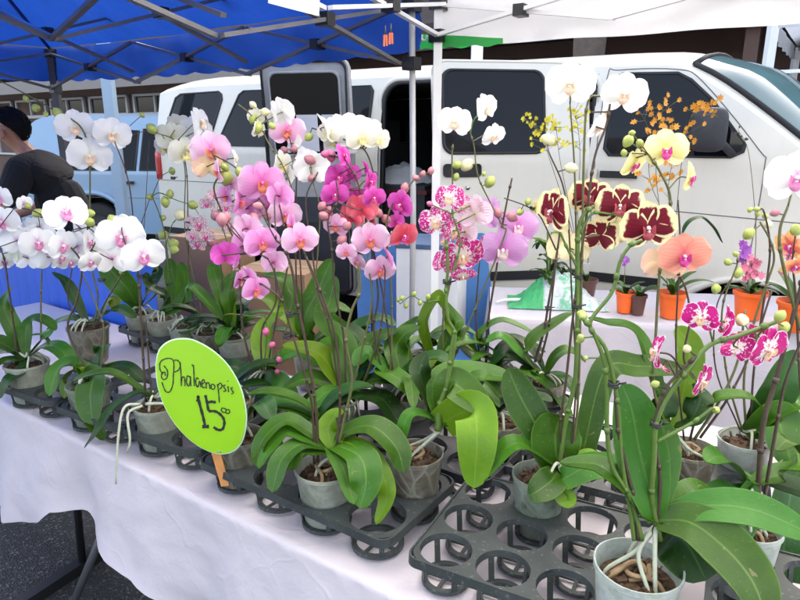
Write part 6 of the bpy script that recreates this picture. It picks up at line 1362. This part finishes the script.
for P in ([(165.5, 375.6), (164.8, 372), (162.2, 373), (161.6, 377), (164, 379.6), (167, 377.5), (167.6, 371), (164, 365.5)],   # flourish of the P
          [(163, 374), (160, 369), (160.5, 362), (166, 358.6), (172, 359), (174, 364), (173.5, 374), (173, 384), (170, 391.5), (165.5, 391), (162, 382)],
          [(174, 360), (178, 360.5), (180.5, 365), (178.5, 370), (174.5, 372)],                                                  # P bowl
          [(180, 362), (181, 372), (181.5, 386)], [(181.4, 382), (182.6, 377), (184.6, 378), (185.2, 386)],                      # h
          [(190, 377), (187.4, 376), (186.6, 382), (188.6, 386), (190.4, 381), (190.4, 376), (191, 386)],                        # a
          [(191.6, 365), (193.5, 366), (194, 376), (194.4, 386)],                                                               # l
          [(199, 379), (196.6, 378), (195.8, 383), (197.8, 387), (199.8, 381), (201, 387)],                                      # a
          [(202.2, 384), (204.6, 382), (203.6, 379.4), (201.8, 382), (202.8, 387.4), (205.2, 387)],                              # e
          [(206, 382), (206.4, 388.5)], [(206.2, 384.5), (208, 382.5), (209.4, 384), (210, 389)],                                # n
          [(213.2, 384), (211.4, 385), (211.6, 388.6), (214, 389), (215, 386), (213.2, 384)],                                    # o
          [(217.5, 384), (218.6, 392), (219.4, 402.5)], [(217.8, 385), (220.6, 383), (222, 386.5), (219.4, 389.4)],              # p
          [(225.6, 385), (223.4, 385.6), (224.8, 388.4), (226, 390.4), (223.4, 391.6)],                                          # s
          [(228, 386), (228.6, 392)], [(227.6, 380.6), (228, 381.6)],                                                           # i
          [(233, 387.6), (231, 388), (232, 390.4), (233.6, 392.4), (231.4, 394)]):                                              # s
    stroke(m, P, w)
for P, ww in (([(198.0, 395.5), (199.5, 403), (203, 416), (205, 425)], 2.8), ([(198.4, 395.5), (197.2, 401.5)], 2.2), ([(202.3, 426.5), (209, 426.5)], 3.4), ([(205.4, 395), (207, 402), (208.6, 411)], 2.6), ([(206.5, 402.6), (212, 401.6), (216, 402.4)], 2.8),
              ([(208.6, 411), (216, 411.5), (222, 416), (224.4, 422), (222.6, 429), (218, 429.6), (213.6, 427)], 2.6), ([(225.5, 408.6), (222, 408), (221.6, 411), (225, 412.4), (226.2, 409.6), (224.6, 408.2)], 1.1), ([(226, 410), (229, 409.6), (229.8, 412.4), (227, 413.4), (225.4, 411.4)], 1.1)):
    stroke(m, P, ww)
build('lettering', m, M['ink'], bd_)
m = MB(); m.bar(SG(213, 445, -.006), SG(223, 490, -.030), .019, .005, up=(0, -1, .2)); build('stick', m, M['stick'], sg, smooth=False)
m = MB(); m.tube([SG(217, 452, .0), SG(219, 450.5, .003), SG(221, 452, .0)], .0012, 5); build('staple', m, M['silver'], sg)

# ================================================================== BACK TABLE: orange pots, sprays, bag
def small_pot(lab, px, py, Yd, r, h, mat, leaves=5, L=.14, fl=(), group='small potted plants on the back table', spray=None, tall=None):
    q = ONZ(px, py, .755); c = Vector((q.x, q.y, .756)); root = thing('potted_plant', lab, 'potted plant', c, group)
    m = MB(); m.lathe([(.001, 0), (r * .72, 0), (r * .74, .004), (r * .95, h * .85), (r * 1.05, h * .86), (r * 1.07, h), (r, h), (r * .94, h * .85), (r * .9, h * .8)], c, 28); build('pot', m, M[mat], root, auto=40)
    m = MB(); m.lathe([(.001, h * .86), (r * .93, h * .82)], c, 20); build('potting_bark', m, M['bark'], root)
    top = c + ZUP * h * .86
    for k in range(leaves):
        P = arc_leaf(top, rnd.uniform(0, 6.28), L * rnd.uniform(.7, 1.2), R(rnd.uniform(35, 80)), R(rnd.uniform(40, 100)), 6); m = MB(); leaf_geo(m, P, .022 + L * .08, ZUP.copy(), .15); build('leaf', m, M[rnd.choice(['leaf', 'leaf_dark', 'leaf_blue'])], root)
    return root, top, c
def spray(root, pts, Y, mat, n, r, seed, sz=.012, spread=.05, start=.35, name='flower_spray'):
    C = catmull([W(x, y, Y) for x, y in pts], 8); m = MB(); m.tube(C, lambda t: .002 * (1 - .5 * t), 5); build('flower_stem', m, M['stem_olive'], root)
    rs = random.Random(seed); t_ = MB()
    for k in range(n):
        i = int(len(C) * rs.uniform(start, .99)); p = C[i]; d = Vector((rs.uniform(-1, 1), rs.uniform(-1, 1), rs.uniform(-.3, 1))) * spread * rs.uniform(.3, 1)
        e = p + d; t_.tube([p, p + d * .6, e], .0009, 4)
        z = (Vector((rs.uniform(-.8, .8), -1, rs.uniform(-.4, .6)))).normalized()
        if mat.name not in TINY:
            m = MB()
            for j in range(6):
                a = j * 2 * math.pi / 6; w_ = .42 if j == 4 else .2; L_ = 1.0 if j == 4 else .8
                def f(u, v, a=a, w_=w_, L_=L_): q = w_ * (2 * u - 1) * math.sin(math.pi * (.12 + .86 * v)) ** .7; r_ = L_ * v; return (r_ * math.cos(a) - q * math.sin(a), r_ * math.sin(a) + q * math.cos(a), .12 * v * v + .25 * q * q)
                m.grid(f, 2, 4)
            m.ball((0, 0, .08), .12, 6, 4); TINY[mat.name] = mesh_of('small_flower', m, [mat])
        o_ = bpy.data.objects.new('small_flower', TINY[mat.name]); COL.objects.link(o_); o_.parent = root
        o_.matrix_local = Matrix.Translation(e - root.location) @ z.to_track_quat('Z', 'Y').to_matrix().to_4x4() @ Matrix.Rotation(rs.uniform(-.6, .6) + math.pi * 0, 4, 'Z') @ Matrix.Scale(sz * rs.uniform(.65, 1.1), 4)
    build('spray_twigs', t_, M['stem_olive'], root)
TINY = {}
M['onc_orange'] = simple('orange_spray_flowers', (.68, .30, .02), .5, var=.45, scale=90)
M['onc_yellow'] = simple('yellow_spray_flowers', (.70, .62, .03), .5, var=.3, scale=90)
M['purple_fl'] = simple('small_purple_flowers', (.38, .10, .48), .5, var=.3, scale=90)
M['pink_fl'] = simple('small_pink_flowers', (.70, .18, .28), .5, var=.3, scale=90)
r_, top, c = small_pot('tall orange spray orchid in the square-on orange pot, middle of the back table', 670, 317, 0, .062, .12, 'pot_orange', 5, .2)
Yo = c.y
for k, P in enumerate(([(668, 290), (662, 230), (656, 170), (660, 128), (664, 102)], [(672, 290), (676, 220), (682, 160), (690, 120), (704, 108), (724, 122)], [(670, 290), (664, 220), (650, 180), (648, 130), (640, 112)], [(674, 290), (672, 220), (668, 190), (676, 150), (688, 132)])):
    spray(r_, P, Yo + .02 * k, M['onc_orange'], 25, .002, k, .018, .075, .42)
m = MB(); leaf_geo(m, [W(x, y, Yo) for x, y in ((676, 262), (684, 226), (700, 216), (714, 226), (723, 243))], .045, ZUP.copy(), .2); build('leaf', m, M['leaf_dark'], r_)
r_, top, c = small_pot('orange pot cut off behind the brown pot, at the left of the back table', 624, 312, 0, .045, .10, 'pot_orange', 5, .1)
spray(r_, [(624, 285), (625, 270), (624, 256)], c.y, M['purple_fl'], 8, .002, 9, .02, .02, .6)
r_, top, c = small_pot('small plant in a brown pot between two orange pots', 637, 314, 0, .038, .095, 'pot_brown_solid', 6, .1)
r_, top, c = small_pot('pink and purple flowered plant in an orange pot, second from the right edge', 747, 318, 0, .07, .13, 'pot_orange', 8, .12)
spray(r_, [(748, 284), (750, 272), (752, 264)], c.y, M['pink_fl'], 26, .002, 5, .024, .045, .3); spray(r_, [(748, 284), (746, 262), (748, 246)], c.y, M['purple_fl'], 18, .002, 6, .022, .04, .5)
spray(r_, [(752, 284), (756, 240), (754, 200), (748, 150), (738, 130)], c.y, M['leaf_dark'], 6, .002, 8, .01, .02, .8)
r_, top, c = small_pot('pale flowered plant in the orange pot at the right edge', 792, 330, 0, .072, .13, 'pot_orange', 7, .18)
spray(r_, [(790, 290), (788, 262), (792, 244)], c.y, M['pink_fl'], 14, .002, 12, .022, .05, .3)
r_, top, c = small_pot('wispy yellow spray orchid behind the huge white blooms', 585, 300, 0, .055, .11, 'pot_brown_solid', 4, .16)
for k, P in enumerate(([(582, 280), (572, 220), (560, 160), (556, 130), (548, 118)], [(584, 280), (578, 220), (580, 160), (578, 128), (574, 112)], [(586, 280), (566, 210), (550, 160), (540, 132), (530, 122)])):
    spray(r_, P, c.y + .02 * k, M['onc_yellow'], 30, .002, 30 + k, .015, .07, .55)
r_, top, c = small_pot('bushy upright green plant behind the plastic bag on the back table', 548, 302, 0, .06, .11, 'pot_brown_solid', 0)
for k in range(34):
    a = rnd.uniform(0, 6.28); h = rnd.uniform(.02, .26); b0 = top + Vector((math.cos(a) * .02, math.sin(a) * .02, h * .8)); P = arc_leaf(b0, a, rnd.uniform(.07, .13), R(rnd.uniform(20, 75)), R(rnd.uniform(60, 130)), 6)
    m = MB(); leaf_geo(m, P, rnd.uniform(.02, .034), ZUP.copy(), .15); build('leaf', m, M[rnd.choice(['leaf', 'leaf', 'leaf_dark', 'leaf_lime'])], r_)
for k in range(3): m = MB(); m.tube([top + Vector((.01 * k - .01, 0, -.01)), top + Vector((.02 * k - .02, .01, .26))], .006, 6); build('stem', m, M['stem_green'], r_)
def bag_mat():
    t = NT('green_and_white_plastic_film'); tc = t.n('ShaderNodeTexCoord').outputs['Object']; uv = t.n('ShaderNodeUVMap').outputs[0]
    sp = t.n('ShaderNodeSeparateXYZ'); t.link(uv, sp.inputs[0]); n = t.noise(26, 5, tc, .65, 1.0)
    lf = t.ramp(t.math('ADD', sp.outputs[0], t.math('MULTIPLY', t.math('SUBTRACT', n, .5), .04)), [(.34, (1, 1, 1)), (.36, (0, 0, 0))])
    c = t.mix(t.ramp(n, [(.52, (0, 0, 0)), (.60, (1, 1, 1))]), (.74, .77, .77), (.36, .62, .54)); rt = t.ramp(t.math('ABSOLUTE', t.math('SUBTRACT', sp.outputs[0], .62)), [(.10, (1, 1, 1)), (.13, (0, 0, 0))])
    c = t.mix(t.math('MULTIPLY', t.math('MULTIPLY', rt, t.ramp(n, [(.44, (0, 0, 0)), (.5, (1, 1, 1))])), .7), c, (.12, .52, .26)); c = t.mix(lf, c, (.06, .48, .16))
    b = t.bsdf(Base_Color=c, Roughness=.18, Normal=t.bump(t.noise(34, 4, tc, .6, 1.5), .6, .01)); tr = t.n('ShaderNodeBsdfTranslucent'); t.link(c, tr.inputs[0])
    return t.done(t.mixsh(.25, b.outputs[0], tr.outputs[0]))
q = ONZ(556, 303, .756); bg_ = MB()
def bagf(u, v):
    x = (u - .5) * .48; y = (v - .5) * .26; prof = (math.sin(math.pi * min(1, u * 1.02)) ** 1.3) * (.35 + .65 * math.sin(math.pi * (.15 + .8 * u))) * math.sin(math.pi * v) ** .7
    z = .15 * prof * (.8 + .5 * u) + .04 * noise.noise(Vector((x * 18, y * 18, 2))) * prof ** .4 + .018 * noise.noise(Vector((x * 50, y * 50, 7))) * prof ** .4
    return Vector((q.x, q.y, .757)) + ex * x + ey * y + ZUP * max(0, z)
bg_.grid(bagf, 60, 40)
o_ = thing('plastic_bag', 'crumpled green and white plastic bag lying on the left end of the back table', 'bag', (q.x, q.y, .756)); build('film', bg_, bag_mat(), o_)
m = MB(); a_ = Vector((q.x, q.y, .77)) - ex * .17 + ey * (-.02); m.tube(catmull([a_, a_ - ex * .08 - ZUP * .002, a_ - ex * .13 - ey * .03 - ZUP * .008], 4), lambda t: .012 * (1 - .6 * t), 7); build('handle', m, simple('white_film', (.7, .74, .72), .3), o_)
